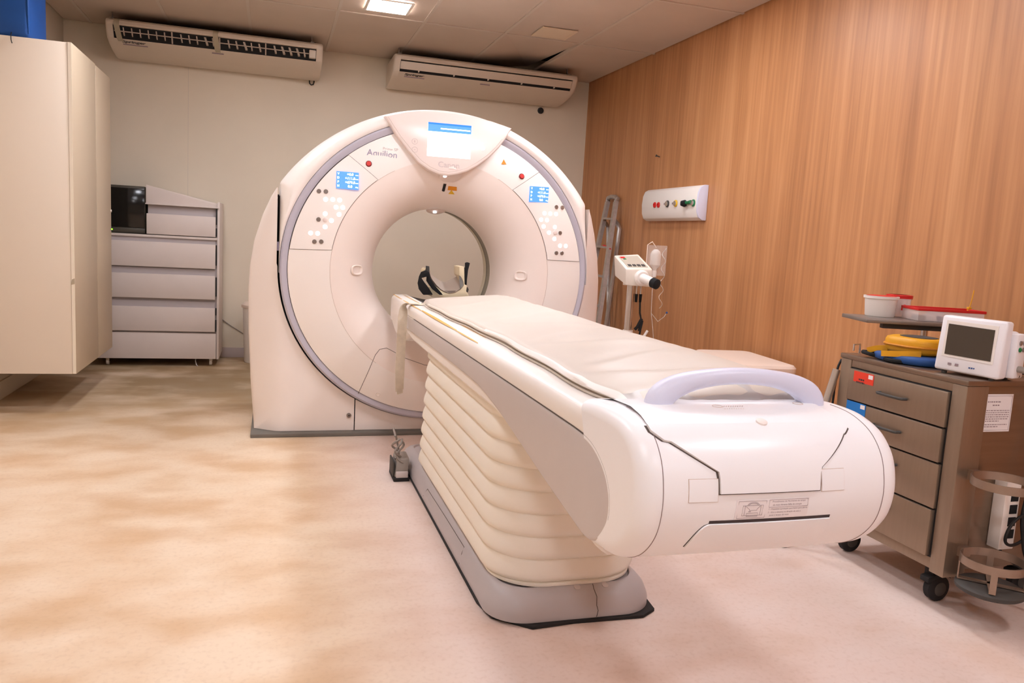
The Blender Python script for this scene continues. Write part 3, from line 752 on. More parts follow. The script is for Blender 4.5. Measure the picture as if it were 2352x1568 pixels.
zs = sorted(set([lerp(zb, zt, i/40) for i in range(41)] + [z for z, x in LZ if zb < z < zt] + [z for z, x in RZ if zb < z < zt]), reverse=True)
cl = lambda z: max(interp(z, LZ), CX-.262); crr = lambda z: min(interp(z, RZ), CX+.262)
gapo = npatch('cover_gap', lambda z: cl(z)-.0045, lambda z: crr(z)+.0058, [zs[0]] + [z for z in zs[1:-1]] + [zb-.0028], .0006, 'seam_dark', nose)
cov = npatch('foot_end_cover', cl, crr, zs, .006, 'couch_white', nose)
# top deck of the cover
mb = MB(); rings = []
for x in [lerp(cl(.87)+.002, crr(.87), i/10) for i in range(11)]:
    rings.append([V((x, 1.60, .874)), V((x, 1.53, .890)), V((x, 1.44, .894)), V((x, 1.39, .886)), V((x, NYs(x, .872)-.006, .8722))])
mb.loft(rings, False); mb.build('cover_top', 'couch_white', cov, ang=60)
p = nhit(1747, 975); MB().lathe([(.0, .005), (.0115, .005), (.0115, .009), (.009, .0105), (.0, .0105)], p, nnorm(p.x, p.z), 24).build('cover_lock', 'gantry_side', cov)
# square cover patches
for nm, c in (('hinge_plate', ((1582, 1102), (1649, 1099), (1648, 1150), (1582, 1155))), ('hinge_plate', ((1886, 1078), (1937, 1075), (1937, 1123), (1886, 1128)))):
    P = [nhit(*k) for k in c]; za, zb_ = (P[0].z+P[1].z)/2, (P[2].z+P[3].z)/2; xa, xb = (P[0].x+P[3].x)/2, (P[1].x+P[2].x)/2
    zz_ = [lerp(za, zb_, i/6) for i in range(7)]
    npatch('plate_joint', lambda z: xa-.001, lambda z: xb+.001, [zz_[0]+.001] + zz_[1:-1] + [zz_[-1]-.001], .0007, 'seam_soft', nose, 6)
    npatch(nm, lambda z: xa, lambda z: xb, zz_, .0016, 'couch_white', nose, 6)
# release lever cover with the dark slot above it
P = [nhit(*k) for k in ((1606, 1209), (1905, 1182), (1570, 1255), (1905, 1226))]
zt2, zb2 = (P[0].z+P[1].z)/2, (P[2].z+P[3].z)/2-.004; xl2, xr2 = P[2].x, P[1].x
zz_ = [lerp(zt2, zb2, (i/16)**1.6) for i in range(17)]
def lx(z): k = clamp((z-zb2)/(zt2-zb2)); return xl2 + .030*(1-math.sqrt(max(0, 1-min(k, .999)**2.0)))*1.0 + .004*(1-k)*0
def rx(z): k = clamp((z-zb2)/(zt2-zb2)); return xr2 + .004*(1-k)
npatch('lever_slot', lambda z: lx(z)-.0018, lambda z: rx(z)+.001, [zt2+.0065] + zz_ + [zb2-.0012], .0005, 'joint_mid2', nose)
npatch('release_lever_cover', lx, rx, zz_, .004, 'couch_white', nose)
# instruction label
P = [nhit(*k) for k in ((1691, 1152), (1859, 1138), (1853, 1180), (1685, 1196))]
xa, xb = (P[0].x+P[3].x)/2, (P[1].x+P[2].x)/2; za, zb_ = (P[0].z+P[1].z)/2, (P[2].z+P[3].z)/2
lab = npatch('instruction_label', lambda z: xa, lambda z: xb, [lerp(za, zb_, i/6) for i in range(7)], .0008, 'label_white', nose, 6)
LW, LH = xb-xa, za-zb_
def lpt(u, v):
    x, z = lerp(xa, xb, u), lerp(zb_, za, v); return V((x, NYs(x, z), z)) + nnorm(x, z)*.0012
def lline(uv, r=.00035, closed=False): MB().tube([lpt(*k) for k in uv], r, 5, closed).build('label_drawing', 'print_grey', lab)
upv = lambda u, v: lpt(u, v+.05)-lpt(u, v-.05)
def ltext(s, u, v, w, dk='print_grey'): text('label_lettering', s, lpt(u, v), lpt(u+.05, v)-lpt(u-.05, v), upv(u, v), dk, lab, width=w*LW, shear=.15)
lline([(.03, .06), (.40, .06), (.40, .94), (.03, .94)], closed=True)
lline([(.44, .58), (.98, .58), (.98, .96), (.44, .96)], closed=True)
lline([(.09, .2), (.36, .2), (.36, .72), (.09, .72)], closed=True)
lline([(.12, .2), (.12, .72)]); lline([(.33, .2), (.33, .72)])
lline([(.13, .68), (.18, .52), (.18, .46), (.28, .46), (.28, .52), (.32, .68)])
lline([(.15 + .155*(1-math.cos(PI*i/10))/2, .72 + .16*math.sin(PI*i/10)) for i in range(11)]); lline([(.165 + .125*(1-math.cos(PI*i/10))/2, .72 + .11*math.sin(PI*i/10)) for i in range(11)])
lline([(.15, .15), (.30, .15), (.30, .32), (.15, .32)], closed=True); lline([(.17, .40), (.20, .40)], .0006)
ltext('Procedimento de Movimento do tampo', .71, .86, .46); ltext('da mesa durante falha de energia', .69, .69, .40)
ltext('1 - Pressione a proteção para baixo para abri-la', .71, .47, .54); ltext('2 - Gire a alavanca na direção da seta e', .665, .31, .46); ltext('puxe o tampo da mesa', .60, .15, .27)
P = [nhit(*k) for k in ((1708, 957), (1757, 957), (1757, 965), (1708, 965))]
mb = MB()
for k in range(3):
    for i in range(9):
        x = lerp(P[0].x, P[1].x, i/9); z = lerp(P[0].z, P[3].z, k/2.2); q_ = V((x, NYs(x, z), z)) + nnorm(x, z)*.0068
        mb.add([q_, q_+V((.0022, 0, 0)), q_+V((.0022, 0, .0012)), q_+V((0, 0, .0012))], [(0, 1, 2, 3)])
mb.build('faint_print', 'print_pale', cov)
# arched push handle
mb = MB(); rings = []
x0, x1, zb3, zt3 = CX-.178, CX+.205, .884, .951
for i in range(41):
    a = PI*i/40; x = lerp(x0, x1, (1-math.cos(a))/2); z = zb3 + (zt3-zb3)*math.sin(a)**.85
    dx, dz = math.sin(a)*(x1-x0)/2, (zt3-zb3)*.85*math.cos(a)*max(math.sin(a), .05)**-.15
    T = V((dx, 0, dz)).normalized(); Nn = V((-T.z, 0, T.x)); k = abs(math.cos(a))
    hh, ww = lerp(.018, .030, k**3), lerp(.022, .026, k)
    if i in (0, 40): T = V((0, 0, 1)); 
    rings.append([V((x, 1.478, z)) + Nn*(hh*math.copysign(abs(math.cos(t))**.8, math.cos(t))) + V((0, 1, 0))*(ww*math.copysign(abs(math.sin(t))**.8, math.sin(t))) for t in [2*PI*j/20 for j in range(20)]])
mb.loft(rings, True, True, True); mb.build('push_handle', 'handle_lavender', tab, ang=60)
for x, y in ((.905, 1.43), (1.12, 1.45)): MB().tube([(x+.011*math.cos(2*PI*i/20), y+.011*math.sin(2*PI*i/20), .8945) for i in range(20)], .0006, 5, True).build('screw_cap', 'seam_soft', nose)

# ================================================================== MATTRESS, STRAP, HEAD HOLDER
mat_t = thing('couch_mattress', 'beige vinyl mattress pad lying along the patient couch', 'mattress', (CX, 2.8, .86))
def mtop(x, y):
    u = (x-.742)/(1.222-.742)
    z = interp(u, [(0, .889), (.12, .899), (.3, .910), (.55, .921), (.8, .928), (.93, .924), (1, .910)])
    z += .0035*math.sin(y*5.2+u*4.0)*sm(u*3)*sm((1-u)*5) + .0025*math.sin(y*11.3-u*7)*sm(u*4)*sm((1-u)*5)
    z += .0030*math.exp(-((y-3.35-u*.5)/.06)**2)*sm(u*4) - .0035*math.exp(-((y-3.1-u*.45)/.05)**2)*sm(u*4)
    z += .005*math.exp(-((y-1.78+.25*u)/.05)**2)*sm((.75-u)*3)
    for yc, k, a_, wd_ in ((3.78, .35, .0055, .035), (3.55, .5, .006, .05), (3.0, .7, .005, .045), (2.72, -.5, .005, .05), (2.45, .6, .006, .045), (2.2, -.35, .006, .04), (1.95, .45, .007, .035), (1.72, -.3, .007, .03)):
        q_ = (y-yc-k*(u-.5)*.48)/wd_; z += a_*(math.exp(-q_*q_) - .6*math.exp(-((q_-1.6)**2)))*sm(u*4)*sm((1-u)*3)
    z -= .020*sm((1.60-y)/.10) + .010*sm((y-3.95)/.07)
    z += .010*math.exp(-((y-2.0)/.35)**2)*sm(u*2)*.4
    return z
def mleft(y): return .742 + .010*math.sin(y*3.1) + .018*sm((1.75-y)/.25) + .004*math.sin(y*13)
rows = []
ys = [1.505 + (4.02-1.505)*i/110 for i in range(111)]
us_ = [0, .02, .05, .1, .16, .24, .32, .4, .5, .6, .7, .8, .87, .92, .96, .985, 1]
mb = MB()
for y in ys:
    xl = mleft(y); e = min(y-1.505, 4.02-y); dz = .018*(1-math.sqrt(max(0, 1-(1-clamp(e/.02))**2)))
    top = []
    for u in us_:
        x = lerp(xl, 1.222, u); eg = min(u, 1-u)*.48; dd = .012*(1-math.sqrt(max(0, 1-(1-clamp(eg/.012))**2)))
        top.append(V((x, y, mtop(x, y)-dd-dz)))
    bot = [V((lerp(xl, 1.222, u), y, .864 if u < .2 or u > .85 else .858)) for u in (1, .75, .5, .25, 0)]
    rows.append(top + bot)
mb.loft(rows, True, True, True); mb.build('pad', 'mattress_vinyl', mat_t, ang=60)
MB().tube([(mleft(y)-.003, y, mtop(mleft(y), y)-.009) for y in ys[2:100]], .0060, 8).build('piping', 'mattress_piping', mat_t)
MB().tube([(mleft(y)-.006, y, .8665) for y in ys[4:]], .0035, 6).build('lower_piping', 'mattress_edge', mat_t)
# loose white edge cover along the foot half
P = []
for i in range(60):
    y = lerp(1.53, 2.75, i/59); g = 1-sm((y-2.0)/.7); xm = mleft(y)
    P.append([V((xm+.001+.002*g, y, mtop(xm+.012, y)-.001+.002*g)), V((xm-.005-.002*g, y, mtop(xm, y)-.003)), V((xm-.008-.003*g, y, .884-.004*g+.001*math.sin(y*30))), V((xm-.006-.002*g, y, .880-.004*g)), V((xm-.002, y, mtop(xm, y)-.008))])
mb = MB(); mb.loft(P, True, True, True); mb.build('edge_flap', 'couch_rail', mat_t, ang=60)
# grey vinyl wrapped round the foot end, crumpled
mb = MB(); P = []
for i in range(90):
    x = lerp(.752, 1.225, i/89); w = .004*math.sin(x*47)+.0025*math.sin(x*111+1); h = .002*math.sin(x*71+2)
    t0 = mtop(x, 1.585)+.0012; t1 = mtop(x, 1.53)+.002+h
    P.append([V((x, 1.585+w*2, t0)), V((x, 1.545+w, t1)), V((x, 1.512+w, max(t1-.010, .886))), V((x, 1.500+w, .880+h)), V((x, 1.494-w*.6, .872)), V((x, 1.497, .8660)), V((x, 1.515, .8655))])
mb.loft(P, False); mb.build('foot_wrap', 'mattress_grey', mat_t, ang=70)
st = thing('restraint_strap', 'beige webbing strap hanging over the couch rail near the scanner', 'strap', (.66, 4.0, .863))
path = [onx(981, 692, .752)+V((0, 0, .004)), V((.735, 3.93, .868)), V((.705, 3.955, .8665)), V((.683, 3.97, .8650)), V((.668, 3.975, .8640)), V((.6615, 3.978, .845)), V((.6595, 3.98, .80)), V((.6590, 3.985, .72)), V((.6585, 3.99, .62)), V((.6580, 3.985, .52)), V((.6590, 3.99, .44)), V((.660, 3.995, .412))]
def ribbon(name, path, w, th, wdir, material, parent, dens=4):
    P = []
    for i in range(len(path)-1):
        p0, p1, p2, p3 = [V(path[max(0, min(len(path)-1, k))]) for k in (i-1, i, i+1, i+2)]
        for k in range(dens):
            t = k/dens; P.append(.5*((2*p1) + (p2-p0)*t + (2*p0-5*p1+4*p2-p3)*t*t + (3*p1-p0-3*p2+p3)*t**3))
    P.append(V(path[-1])); rings = []
    for i, p in enumerate(P):
        T = (P[min(i+1, len(P)-1)]-P[max(i-1, 0)]).normalized()
        if isinstance(wdir, list): j = min(i//dens, len(wdir)-2); Wd = V(wdir[j]).lerp(V(wdir[j+1]), i/dens-j)
        else: Wd = V(wdir)
        Wd = (Wd - T*Wd.dot(T)).normalized(); n = T.cross(Wd)
        rings.append([p+Wd*w/2-n*th/2, p+Wd*w/2+n*th/2, p-Wd*w/2+n*th/2, p-Wd*w/2-n*th/2])
    mb = MB(); mb.loft(rings, True, True, True); return mb.build(name, material, parent, ang=40)
path = path[:5] + [V((.651, 3.972, .8590)), V((.639, 3.968, .838)), V((.636, 3.965, .79)), V((.634, 3.965, .72)), V((.633, 3.97, .62)), V((.632, 3.97, .52)), V((.634, 3.975, .44)), V((.636, 3.98, .412))]
wd = [(0, 1, 0)]*4 + [(.25, 1, 0), (.5, .8, 0), (.8, .5, 0)] + [(1, .25, 0)]*4 + [(1, .5, 0), (1, .6, 0)]
rb = ribbon('webbing', path, .050, .003, wd, 'strap_web', st)
ribbon('strap_end', [(.6365, 3.979, .42), (.638, 3.981, .405), (.639, 3.982, .395)], .034, .006, (1, .6, 0), 'strap_web', rb)
# head holder
hh = thing('head_holder', 'cream U-shaped head holder with grey cushion and black straps inside the scanner bore', 'head rest', (CX, 4.55, .86))
def hpx(a, b, Y): return ony(940+a/14.256, 590+b/14.256, Y)
def hprism(name, pts, Y, dep, material, bevel=.002): return MB().prism([hpx(a, b, Y) for a, b in pts], (0, dep, 0)).build(name, material, hh, bevel)
hprism('cradle', [(1640, 315), (1800, 312), (1812, 900), (1893, 940), (1865, 1120), (1945, 1240), (1945, 1315), (760, 1315), (640, 1000), (870, 960), (1030, 1085), (1210, 1172), (1340, 1195), (1500, 1160), (1680, 1060), (1785, 930), (1765, 800), (1700, 660), (1640, 600)], 4.47, .14, 'holder_beige')
hprism('side_wing', [(480, 425), (545, 360), (545, 640), (480, 700)], 4.50, .10, 'holder_beige')
FR = [(552, 292), (600, 296), (655, 305), (668, 520), (700, 640), (760, 745), (900, 930), (1040, 1060), (1200, 1150), (1340, 1182), (1500, 1150), (1680, 1040), (1775, 920), (1760, 800), (1700, 660), (1650, 600)]
RE = [(560, 300), (610, 305), (662, 318), (676, 470), (700, 520), (760, 580), (850, 660), (940, 730), (1040, 790), (1150, 815), (1290, 765), (1420, 700), (1520, 650), (1580, 620), (1620, 590), (1640, 560)]
mb = MB(); k_ = 4.66/4.466
A_ = [hpx(a, b, 4.466) for a, b in FR]; B_ = [hpx(a, b, 4.66) for a, b in RE]
dn = lambda P: [p + V((0, .012, -.010)) for p in P]
mb.loft([A_ + dn(A_)[::-1], B_ + dn(B_)[::-1]], True, True, True); mb.build('cushion', 'holder_cushion', hh, ang=50)
hprism('strap_pad', [(548, 290), (652, 302), (664, 520), (640, 640), (548, 640)], 4.455, .010, 'charcoal')
hprism('black_strap', [(640, 640), (628, 480), (540, 435), (400, 490), (330, 640), (285, 860), (320, 1050), (430, 1195), (470, 1240), (770, 1240), (750, 1185), (640, 1010), (500, 830), (405, 690), (525, 655)], 4.428, .016, 'velcro_black')
hprism('black_strap', [(600, 470), (655, 500), (692, 700), (850, 940), (1060, 1180), (1100, 1240), (1000, 1240), (760, 1060), (640, 900), (560, 780), (570, 650)], 4.446, .008, 'velcro_black')
hprism('black_strap', [(1862, 200), (1925, 175), (1992, 200), (1930, 430), (1892, 760), (1885, 925), (1822, 900), (1816, 350), (1862, 350)], 4.48, .035, 'velcro_black')
hprism('strap_clip', [(1915, 985), (1948, 1060), (1922, 1170), (1868, 1120)], 4.475, .03, 'charcoal')

# ================================================================== FOOT SWITCH BY THE COUCH
fs = thing('foot_switch', 'grey foot switch with coiled cable standing beside the couch base', 'foot switch', (.62, 3.82, 0))
MB().box((.585, 3.74, 0), (.665, 3.90, .02)).build('sole', 'rubber_black', fs, .004)
MB().prism([(.59, 3.75, .02), (.59, 3.89, .02), (.60, 3.875, .12), (.605, 3.78, .105)], (.065, 0, 0)).build('body', 'cable_grey', fs, .008)
MB().box((.583, 3.76, .022), (.591, 3.88, .10)).build('pedal_plate', 'charcoal', fs, .003)
MB().box((.597, 3.742, .018), (.657, 3.756, .05)).build('nose_guard', 'couch_grey', fs, .004)
for k in range(3):
    MB().tube([(.60+.03*k*.4+.02*math.sin(a*1.3+k), 3.80+.025*math.sin(a*.9+k*2), .10+.10*a/5-.012*k) for a in [i*.5 for i in range(12)]], .0055, 8).build('cable', 'cable_grey', fs)
MB().tube([(.605, 3.86, .20), (.60, 3.90, .23), (.615, 3.93, .20), (.64, 3.95, .10), (.645, 3.97, .02), (.65, 4.1, .008)], .005, 8).build('cable_lead', 'cable_grey', fs)

# ================================================================== AIR CONDITIONERS
def ac(x0, x1, label, opened):
    t = thing('air_conditioner', label, 'air conditioner', ((x0+x1)/2, 7.25, 2.53), 'ceiling air conditioners')
    # side profile (Y, Z): front edge towards the room, underside sloping back to the wall
    ZT = 2.748
    PF = [(7.545, ZT-.01), (7.05, ZT), (7.012, ZT-.004), (6.992, ZT-.020), (6.988, ZT-.045)]      # top and nose
    S0, S1 = (6.992, ZT-.052), (7.055, ZT-.135)                                              # outlet opening
    UN = [(7.060, ZT-.140), (7.16, ZT-.172), (7.30, ZT-.198), (7.42, ZT-.214), (7.50, ZT-.220), (7.545, ZT-.215)]
    def strip(name, pts, xa, xb, material, parent, th=None, bevel=0):
        mb = MB(); mb.loft([[V((xa, a, b)) for a, b in pts], [V((xb, a, b)) for a, b in pts]], True, True, True); return mb.build(name, material, parent, bevel, ang=30)
    body = strip('case', PF + [(6.995, ZT-.052), (7.10, ZT-.050), (7.16, ZT-.135)] + UN + [], x0+.05, x1-.05, 'ac_ivory', t)
    strip('outlet_cavity', [(7.02, ZT-.050), (7.099, ZT-.049), (7.159, ZT-.134), (7.063, ZT-.139)], x0+.051, x1-.051, 'ac_dark', t)
    full_ = PF + [S0, (7.020, ZT-.095), S1] + UN
    for xa, xb, nm in ((x0, x0+.052, 1), (x1-.052, x1, -1)):
        inset = lambda P, k: [(lerp(a, 7.27, k), lerp(b, ZT-.11, k)) for a, b in P]
        mb = MB(); seq = [(xa, .07), (xa+.006, .03), (xa+.018, .005), (xb, 0)] if nm == 1 else [(xa, 0), (xb-.018, .005), (xb-.006, .03), (xb, .07)]
        mb.loft([[V((x, min(a, 7.545), b)) for a, b in inset(full_, k)] for x, k in seq], True, True, True); mb.build('end_cap', 'ac_ivory', t, ang=40)
    sp = lambda k: (lerp(S0[0], S1[0], k)-.004, lerp(S0[1], S1[1], k))
    if opened:
        n = 25
        for i in range(n):
            x = lerp(x0+.12, x1-.10, i/(n-1))
            thin = i in (6, 12, 18)
            if thin:
                MB().prism([(x-.005, 7.05, ZT-.052), (x-.005, 7.002, ZT-.055), (x-.005, 7.052, ZT-.136), (x-.005, 7.09, ZT-.136)], (.010, 0, 0)).build('outlet_divider', 'ac_vane', t)
            else:
                sk = random.uniform(.006, .022) if i > 6 else .004
                MB().prism([(x, 7.06, ZT-.055), (x, 7.018, ZT-.062), (x+sk, 7.030, ZT-.112), (x+sk, 7.05, ZT-.120), (x+sk, 7.085, ZT-.112)], (.006+sk*.5, 0, 0)).build('vane', 'ac_vane', t)
        MB().tube([(x0+.06, 7.022, ZT-.092), (x1-.06, 7.022, ZT-.092)], .0045, 6).build('link_rod', 'ac_vane', t)
        MB().box((x1-.11, 7.01, ZT-.125), (x1-.055, 7.06, ZT-.06)).build('vane_motor', 'ac_ivory', t, .006)
        for xt in (x0+.085, lerp(x0, x1, .49)):
            ribbon('tape_strip', [(xt, 7.02, ZT-.0015), (xt, 6.990, ZT-.014), (xt-.004, 6.984, ZT-.045), (xt+.002, 7.010, ZT-.095), (xt+.008, 7.052, ZT-.140), (xt+.013, 7.09, ZT-.154)], .040, .0012, (1, 0, 0), 'tape_brown', t)
    else:
        MB().prism([(x0+.055, 6.993, ZT-.064), (x0+.055, 7.003, ZT-.062), (x0+.055, 7.047, ZT-.120), (x0+.055, 7.035, ZT-.122)], (x1-x0-.11, 0, 0)).build('louver', 'ac_ivory', t, .002)
        for k in range(5): MB().box((lerp(x0+.06, x1-.06, (k+.5)/5)-.004, 7.02, ZT-.135), (lerp(x0+.06, x1-.06, (k+.5)/5)+.004, 7.05, ZT-.12)).build('louver_hinge', 'ac_ivory', t)
    # underside print
    def und(x, k, lift=.0012):
        y = lerp(7.060, 7.30, k); z = interp(y, [(a, b) for a, b in UN]); return V((x, y-.0003, z-lift))
    up_ = und(0, .1)-und(0, .3)
    text('maker_lettering', 'Springer', und(x0+.190, .16), (1, 0, 0), up_, 'print_dark', t, width=.175, shear=.2, bold=.03)
    MB().box((x0+.06, 7.02, ZT-.004), (x1-.06, 7.54, ZT+.0015)).build('top_shade', 'ac_dark', t)  # black plate paints the shade between case top and ceiling
    a, b = und(x0+.105, .31), und(x0+.285, .31); mb = MB(); mb.tube([a, b], .005, 5); mb.build('print_line', 'print_grey', t)
    a, b = und(lerp(x0, x1, .495)-.045, .22), und(lerp(x0, x1, .495)+.045, .22); MB().tube([a, b], .006, 6).build('status_window', 'print_grey', t)
    a, b = und(x0+.06, .9), und(x1-.06, .9)
    for xx in (x0+.03, x1-.10):
        MB().box((xx, 7.0, ZT-.004), (xx+.03, 7.555, ZT+.001+.0)).build('bracket', 'steel_shelf', t)
        for yy in (7.05, 7.45): MB().box((xx+.008, yy, ZT-.002), (xx+.014, yy+.03, ZC-.004)).build('hanger_rod', 'steel_shelf', t)
    return t
ac(-1.275, .368, 'ivory ceiling air conditioner with louver missing, vanes exposed and taped', True)
ac(.968, 2.655, 'ivory ceiling air conditioner with closed louver, next to the wood wall', False)
# drain pipe stubs under the units
d1 = tag(MB().tube([(.285, 7.545, 2.530), (.287, 7.535, 2.505), (.300, 7.530, 2.492), (.318, 7.53, 2.497), (.325, 7.538, 2.52), (.325, 7.545, 2.533)], .006, 8).build('drain_hose', 'cable_black'), 'thin black drain hose looped beneath the taped air conditioner', 'hose')
tp = thing('drain_pipe', 'short black capped drain pipe on the wall beneath the closed air conditioner', 'pipe', (2.49, 7.55, 2.49))
MB().lathe([(.024, 0), (.024, .03), (.018, .036), (0, .036)], (2.495, 7.565, 2.490), (0, -1, -.1), 18).build('pipe_cap', 'rubber_black', tp)
MB().lathe([(.031, 0), (.031, .006), (.024, .008)], (2.495, 7.565, 2.490), (0, -1, -.1), 18, False).build('wall_flange', 'charcoal', tp)

# ================================================================== TALL WALL CABINET AND WHAT STANDS ON IT
cab = thing('wall_cabinet', 'tall off-white cabinet hung on the left wall above the floor', 'cabinet', (-1.42, 5.9, .245))
KX = -1.15
box('carcass', (XL+.002, 5.332, .245), (KX-.021, 6.47, 2.212), 'cabinet_white', cab, .002)
box('door', (KX-.020, 5.330, .246), (KX, 5.972, 2.214), 'cabinet_door', cab, .0015)
box('door', (KX-.020, 5.985, .246), (KX, 6.468, 2.208), 'cabinet_door', cab, .0015)
box('door_edge_band', (KX-.0195, 5.3285, .247), (KX-.0005, 5.3302, 2.213), 'cabinet_edge', cab)
box('door_gap', (KX-.0195, 5.972, .247), (KX-.004, 5.985, 2.206), 'gap_dark', cab)
MB().lathe([(0, 0), (.010, .0), (.010, .004), (0, .006)], (KX, 6.462, 1.26), (1, 0, 0), 10).build('door_bumper', 'plastic_white', cab)
MB().prism([(KX-.022, 5.3278, .795), (KX-.001, 5.3278, .80), (KX-.001, 5.3278, .835), (KX-.016, 5.3278, .828)], (0, .001, 0)).build('edge_chip', 'tape_brown', cab)
bb = thing('blue_storage_box', 'blue fabric box on top of the tall wall cabinet', 'box', (-1.52, 5.55, 2.215))
mb = MB(); mb.box((-1.685, 5.35, 2.2165), (-1.372, 5.74, 2.60)); mb.build('box_body', 'blue_cloth', bb, .025, 4)
MB().tube([(-1.377, 5.36, 2.24), (-1.377, 5.352, 2.4), (-1.377, 5.36, 2.58)], .004, 6).build('edge_seam', 'blue_cloth', bb)
MB().tube([(-1.46, 5.347, 2.235), (-1.458, 5.325, 2.215), (-1.457, 5.323, 2.19), (-1.452, 5.322, 2.17)], .0025, 6).build('hanging_cord', 'cable_black', bb)

# ================================================================== DRAWER CHEST WITH MONITOR
ch = thing('drawer_chest', 'pale grey drawer chest standing against the back wall beside the tall cabinet', 'chest of drawers', (-.9, 7.3, 0))
DX0, DX1, DY = -1.42, -.452, 7.05
box('carcass', (DX0, DY+.02, .075), (DX1, 7.54, 1.085), 'chest_grey', ch, .003)
box('side_panel', (DX1, DY+.004, .062), (DX1+.018, 7.545, 1.385), 'chest_white', ch, .002)
box('base_panel', (DX0, DY, .065), (DX1-.004, DY+.02, .283), 'chest_white', ch, .002)
for z0_, z1_ in ((.298, .500), (.572, .772), (.830, 1.034)):
    d = box('drawer_front', (DX0, DY-.012, z0_), (DX1-.012, DY+.018, z1_), 'chest_white', ch, .003)
    MB().box((DX0, DY+.010, z1_), (DX1-.014, DY+.0195, z1_+.05)).build('finger_recess', 'chest_grey', d)
for z0_, z1_ in ((.30, .40), (.44, .50), (.60, .76), (.86, 1.03), (1.10, 1.17), (1.2, 1.33)): box('side_gap', (DX1-.011, DY-.004, z0_), (DX1-.002, DY+.012, z1_), 'rubber_black', ch)
box('top_board', (DX0, DY-.004, 1.070), (DX1, 7.545, 1.090), 'chest_white', ch, .002)
tb = box('upper_carcass', (-.985, DY+.02, 1.0905), (DX1, 7.545, 1.34), 'chest_grey', ch, .002)
box('upper_drawer_front', (-.992, DY-.012, 1.096), (DX1-.012, DY+.02, 1.262), 'chest_white', tb, .003)
box('upper_ledge', (-.999, DY-.020, 1.334), (DX1+.012, 7.545, 1.345), 'chest_white', tb, .002)
MB().prism([(-1.000, DY+.02, 1.3452), (DX1+.012, DY+.02, 1.3452), (DX1+.012, DY+.02, 1.372), (-1.000, DY+.02, 1.492)], (0, .48, 0)).build('sloped_lid', 'chest_white', tb, .003)
for x, y in ((-.50, 7.12), (-1.30, 7.12), (-.50, 7.48), (-1.30, 7.48)):
    c_ = MB().box((x-.012, y-.015, .03), (x+.012, y+.015, .075)).build('caster_fork', 'steel_light', ch)
    MB().cyl((x-.010, y, .024), (x+.010, y, .024), .0235, n=18).build('caster_wheel', 'plastic_white', c_)
MB().tube([(-.62, 7.14, .07), (-.622, 7.10, .04), (-.61, 7.06, .012), (-.60, 7.04, .006)], .004, 6).build('loose_cord', 'cable_white', ch)
tv = thing('black_monitor', 'old black monitor with green power light standing on the drawer chest', 'monitor', (-1.25, 7.3, 1.09))
box('cabinet', (-1.41, 7.085, 1.0915), (-1.004, 7.45, 1.475), 'tv_bezel', tv, .012, 3)
box('screen', (-1.395, 7.079, 1.140), (-1.012, 7.09, 1.455), 'screen_black', tv, .004)
box('control_strip', (-1.405, 7.076, 1.100), (-1.008, 7.09, 1.136), 'tv_bezel', tv, .003)
MB().lathe([(.0055, 0), (.0055, .004), (0, .005)], (-1.253, 7.077, 1.118), (0, -1, 0), 12).build('power_light', 'led_green', tv)
# white lidded bin and a cable on the wall
bn = thing('waste_bin', 'white round waste bin with a lid between the chest and the scanner', 'bin', (-.115, 7.32, 0))
MB().lathe([(0, .001), (.118, .001), (.122, .01), (.138, .49), (.138, .50)], (-.115, 7.32, 0), n=28).build('bin_body', 'plastic_white', bn)
MB().lathe([(.148, .49), (.150, .50), (.148, .515), (.12, .54), (.05, .548), (0, .549)], (-.115, 7.32, 0), n=28).build('bin_lid', 'lid_cream', bn)
tag(MB().tube([ony(508, 732, 7.557), ony(530, 748, 7.558), ony(562, 768, 7.558)], .004, 6).build('wall_cable', 'cable_grey'), 'thin grey cable running slanted down the back wall by the chest', 'cable')

# ================================================================== WOOD WALL: GAS OUTLET PANEL, NAIL, LADDER
gs = thing('gas_outlet_panel', 'white curved medical gas outlet panel mounted on the wood wall', 'wall panel', (2.95, 5.56, 1.56))
pf = [(2.989, 1.432), (2.960, 1.432), (2.930, 1.45), (2.914, 1.49), (2.908, 1.56), (2.914, 1.63), (2.930, 1.668), (2.960, 1.686), (2.989, 1.686)]
mb = MB(); mb.loft([[V((x, 5.115, z)) for x, z in pf], [V((x, 6.0, z)) for x, z in pf]], True, True, True); mb.build('fairing', 'plastic_white', gs, .004, ang=40)
mb = MB(); mb.loft([[V((x, 5.097, z)) for x, z in pf], [V((x, 5.116, z)) for x, z in pf]], True, True, True); mb.build('end_plate', 'handle_lavender', gs, .003, ang=40)
GXs = 2.9085
for k, (px, py, mt_) in enumerate(((1504.5, 470.5, 'red_plastic'), (1513, 470.5, 'red_plastic'), (1533.5, 468, 'charcoal'), (1552.5, 467, 'label_yellow'), (1573, 467, 'charcoal'), (1593, 466, 'green_plastic'))):
    p = onx(px, py, GXs); r = .022 if k < 2 else .026
    o = MB().lathe([(r, 0), (r, .006), (r*.8, .010), (r*.45, .010), (r*.45, .004), (0, .004)], p, (-1, 0, 0), 20).build('gas_outlet', mt_, gs)
    if k >= 2: MB().lathe([(r*.72, .0102), (r*.72, .016), (r*.4, .02), (0, .02)], p, (-1, 0, 0), 16).build('outlet_nozzle', 'steel_light' if k != 4 else 'velcro_black', o)
    if k in (2, 3): MB().box((2.9065, p.y+.028, p.z-.006), (2.909, p.y+.060, p.z+.008)).build('outlet_tag', 'print_grey', gs)
p = onx(1580, 465.5, 2.895); MB().tube([p+V((0, .04, 0)), p, p+V((-.004, -.045, .006))], .013, 8).build('flow_valve', 'green_plastic', gs)
